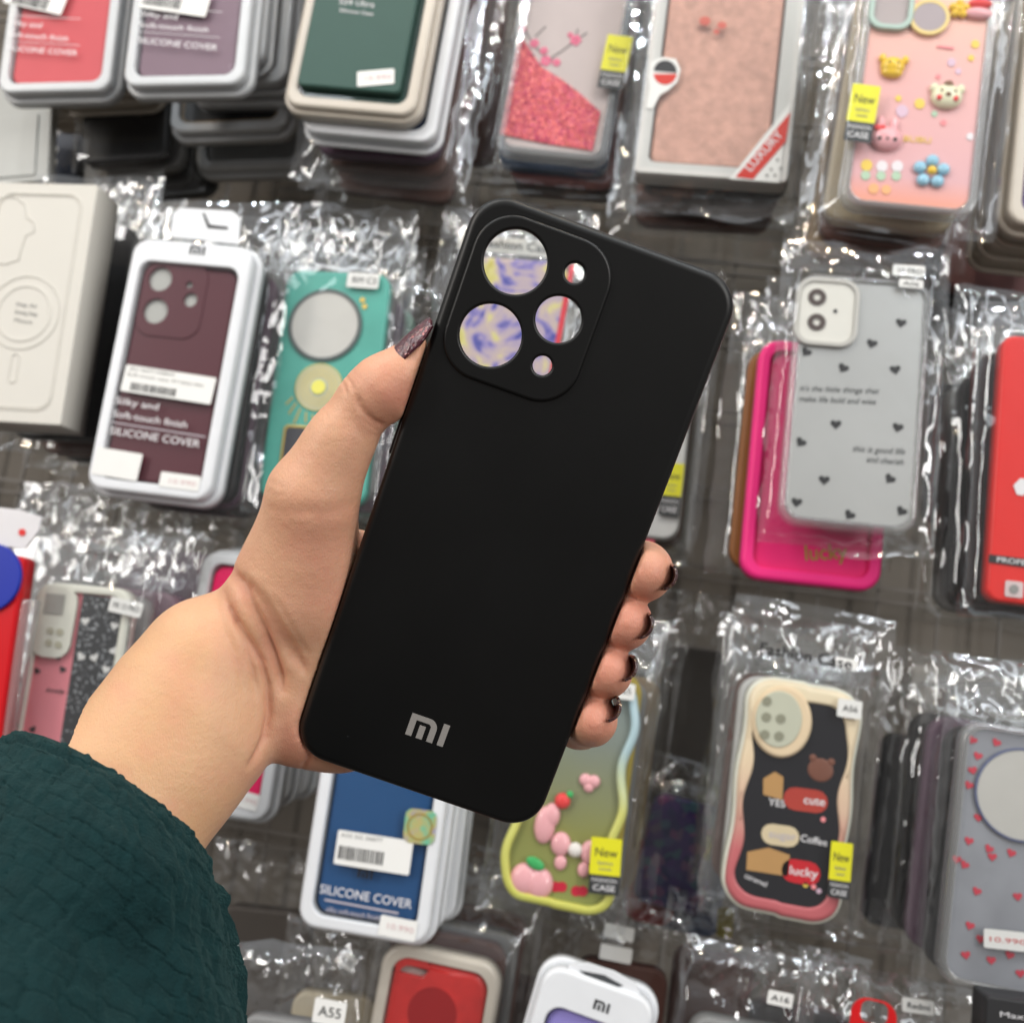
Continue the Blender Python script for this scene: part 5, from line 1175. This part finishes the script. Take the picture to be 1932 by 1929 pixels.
P = Pack('silicone_cover_pack', 'lavender cover in a white tray with a slotted hang tab at the bottom edge', 'phone cover', (1136, 1852), (1000, 2330), 222, .58)
tray_parts(P, LAV, TRAYW, top_band=.012)
mi_logo(P.root, *P.loc(1118, 1901, 0)[:2], .0002, 18*P.s, INK)
tb = P.poly('hang_tab', TRAYW, [(1068, 1836), (1076, 1815), (1110, 1814), (1160, 1830), (1198, 1852), (1214, 1884)][::-1], -.004, .0014, .0004)
P.poly('hang_slot', C('slot_shadow_grey', .06, .065, .07), [(1092, 1829), (1140, 1838), (1176, 1858), (1160, 1862), (1120, 1850)][::-1], -.0024, .0002, parent=tb)
hook(1134, 1848, .56, 'chrome hook through the lavender cover hang tab')

def flat_bags(specs):
    for lab, top, bot, wpx, Y, cm, seed, stickers in specs:
        P = Pack('bagged_phone_case', lab, 'phone case', top, bot, wpx, Y, None, random.uniform(-6, 6), random.uniform(-8, 8))
        hgt = P.h*.72; plate('phone_case', cm, P.root, rr(P.w*.76, hgt, .01, 0, -P.h*.10), -.010, 0, .002)
        bag(P, top, bot, wpx, (-P.w*.38, P.w*.38, -P.h*.46, P.h*.26), .001, -.012, seed, .0065)
        for x0, y0, x1, y1, hh, t in stickers:
            o, *_ = P.rect('model_sticker', PAPER, x0, y0, x1, y1, hh, .006)
            if t: P.text(t, INK, x0+(x1-x0)*.15, y0+(y1-y0)*.15+1, x1-(x1-x0)*.15, y1-(y1-y0)*.15+1, hh*.5, .0065, parent=o)
flat_bags([
    ('crinkled bag with a bold white sticker beside the sleeve at the bottom', (560, 1795), (490, 2350), 250, .56, GREYC, 131, [(592, 1903, 652, 1914, 44, 'A55')]),
    ('crinkled bag with a tilted pale sticker between the sleeve and the red cover', (650, 1745), (590, 2300), 220, .66, BEIGEC, 132, [(640, 1800, 668, 1822, 26, 'A35')]),
    ('crumpled empty looking bag top between the sleeve and the hot pink cover', (520, 1600), (470, 2080), 230, .78, C('dim_umber_case', .10, .085, .075), 133, []),
    ('crumpled bag top between the white retail box and the maroon hang tab', (230, 322), (190, 800), 150, .74, BLACKC, 138, []),
    ('crumpled bag top under the maroon cover and above the wrist', (340, 925), (265, 1400), 250, .74, DPURP, 139, []),
    ('crumpled bag top under the white retail box near the left edge', (120, 905), (60, 1380), 230, .76, GREYC, 140, []),
    ('dark bagged case in the gap right of the yellow green wavy case', (1330, 1120), (1275, 1560), 165, .85, C('gap_shadow_brown', .030, .026, .022), 141, []),  # wide near-black case; its colour stands in for the shadow in this gap
    ('dark bagged case in the gap left of the tiny red hearts case', (1735, 1270), (1690, 1780), 150, .82, BLACKC, 142, []),
    ('dark bagged case in the gap left of the red printed case', (1812, 640), (1785, 1000), 115, .80, BLACKC, 143, []),
    ('brown bagged case in the gap between the dark green cover and pink glitter case', (935, -150), (892, 322), 95, .80, BROWNC, 144, []),
    ('crumpled bag between the blue cover and the lavender cover', (1000, 1735), (940, 2200), 200, .76, BROWNC, 145, []),
    ('crumpled bag top under the cream rimmed black case', (1530, 1795), (1470, 2250), 250, .72, BLACKC, 146, []),
    ('crumpled bag top right of the arch header card', (1810, 1870), (1770, 2300), 190, .66, GREYC, 147, []),
    ('crinkled bag with two pinkish stickers above the lavender cover', (1190, 1700), (1130, 2200), 230, .70, BROWNC, 134, [(1140, 1752, 1196, 1764, 26, ''), (1132, 1792, 1192, 1804, 28, '')]),
    ('crinkled bag with a small white sticker right of the lavender cover', (1420, 1800), (1350, 2350), 260, .60, GREYC, 135, [(1448, 1878, 1496, 1888, 26, 'A16')]),
    ('crinkled bag with a yellow tag under the drooping purple case', (1360, 1690), (1310, 2150), 200, .74, BROWNC, 136, []),
    ('crinkled bag with a pale sticker under the red arch header', (1660, 1830), (1600, 2400), 270, .58, PINKC, 137, [(1702, 1893, 1762, 1901, 26, 'Redmi')]),
])
P = Pack('header_card', 'red arch shaped header card at the bottom right', 'header card', (1652, 1884), (1640, 1980), 84, .57)
plate('card_arch', C('arch_red', .60, .01, .012), P.root, rr(P.w, P.h, .008), 0, .001, .0004, [rr(P.w*.6, P.h*.45, .004, 0, .006)])
P = Pack('paper_tag', 'mustard folded tag poking out under the drooping purple case', 'tag', (1370, 1712), (1366, 1768), 30, .76)
plate('tag_sheet', C('dim_mustard', .22, .18, .02), P.root, rr(P.w, P.h, .003), 0, .001)
P = Pack('dark_retail_box', 'black box corner with small white lettering at the bottom right edge', 'box', (1960, 1893), (1950, 2200), 190, .54)
plate('carton', C('box_black', .03, .03, .032), P.root, rr(P.w, P.h, .002), -.02, 0, .0008); P.text('Max', WINK, 1885, 1912, 1930, 1918, 12, .0003)
for x, y, Yf, t in ((700, 1600, .6, 'blue silicone cover'), (1110, 1175, .6, 'yellow green wavy case'), (1930, 1290, .55, 'tiny red hearts case'), (175, 1040, .57, 'pink and black glitter case'), (848, 1770, .61, 'glossy red cover')):
    if t != 'blue silicone cover': hook(x, y, Yf, 'chrome hook carrying the '+t)
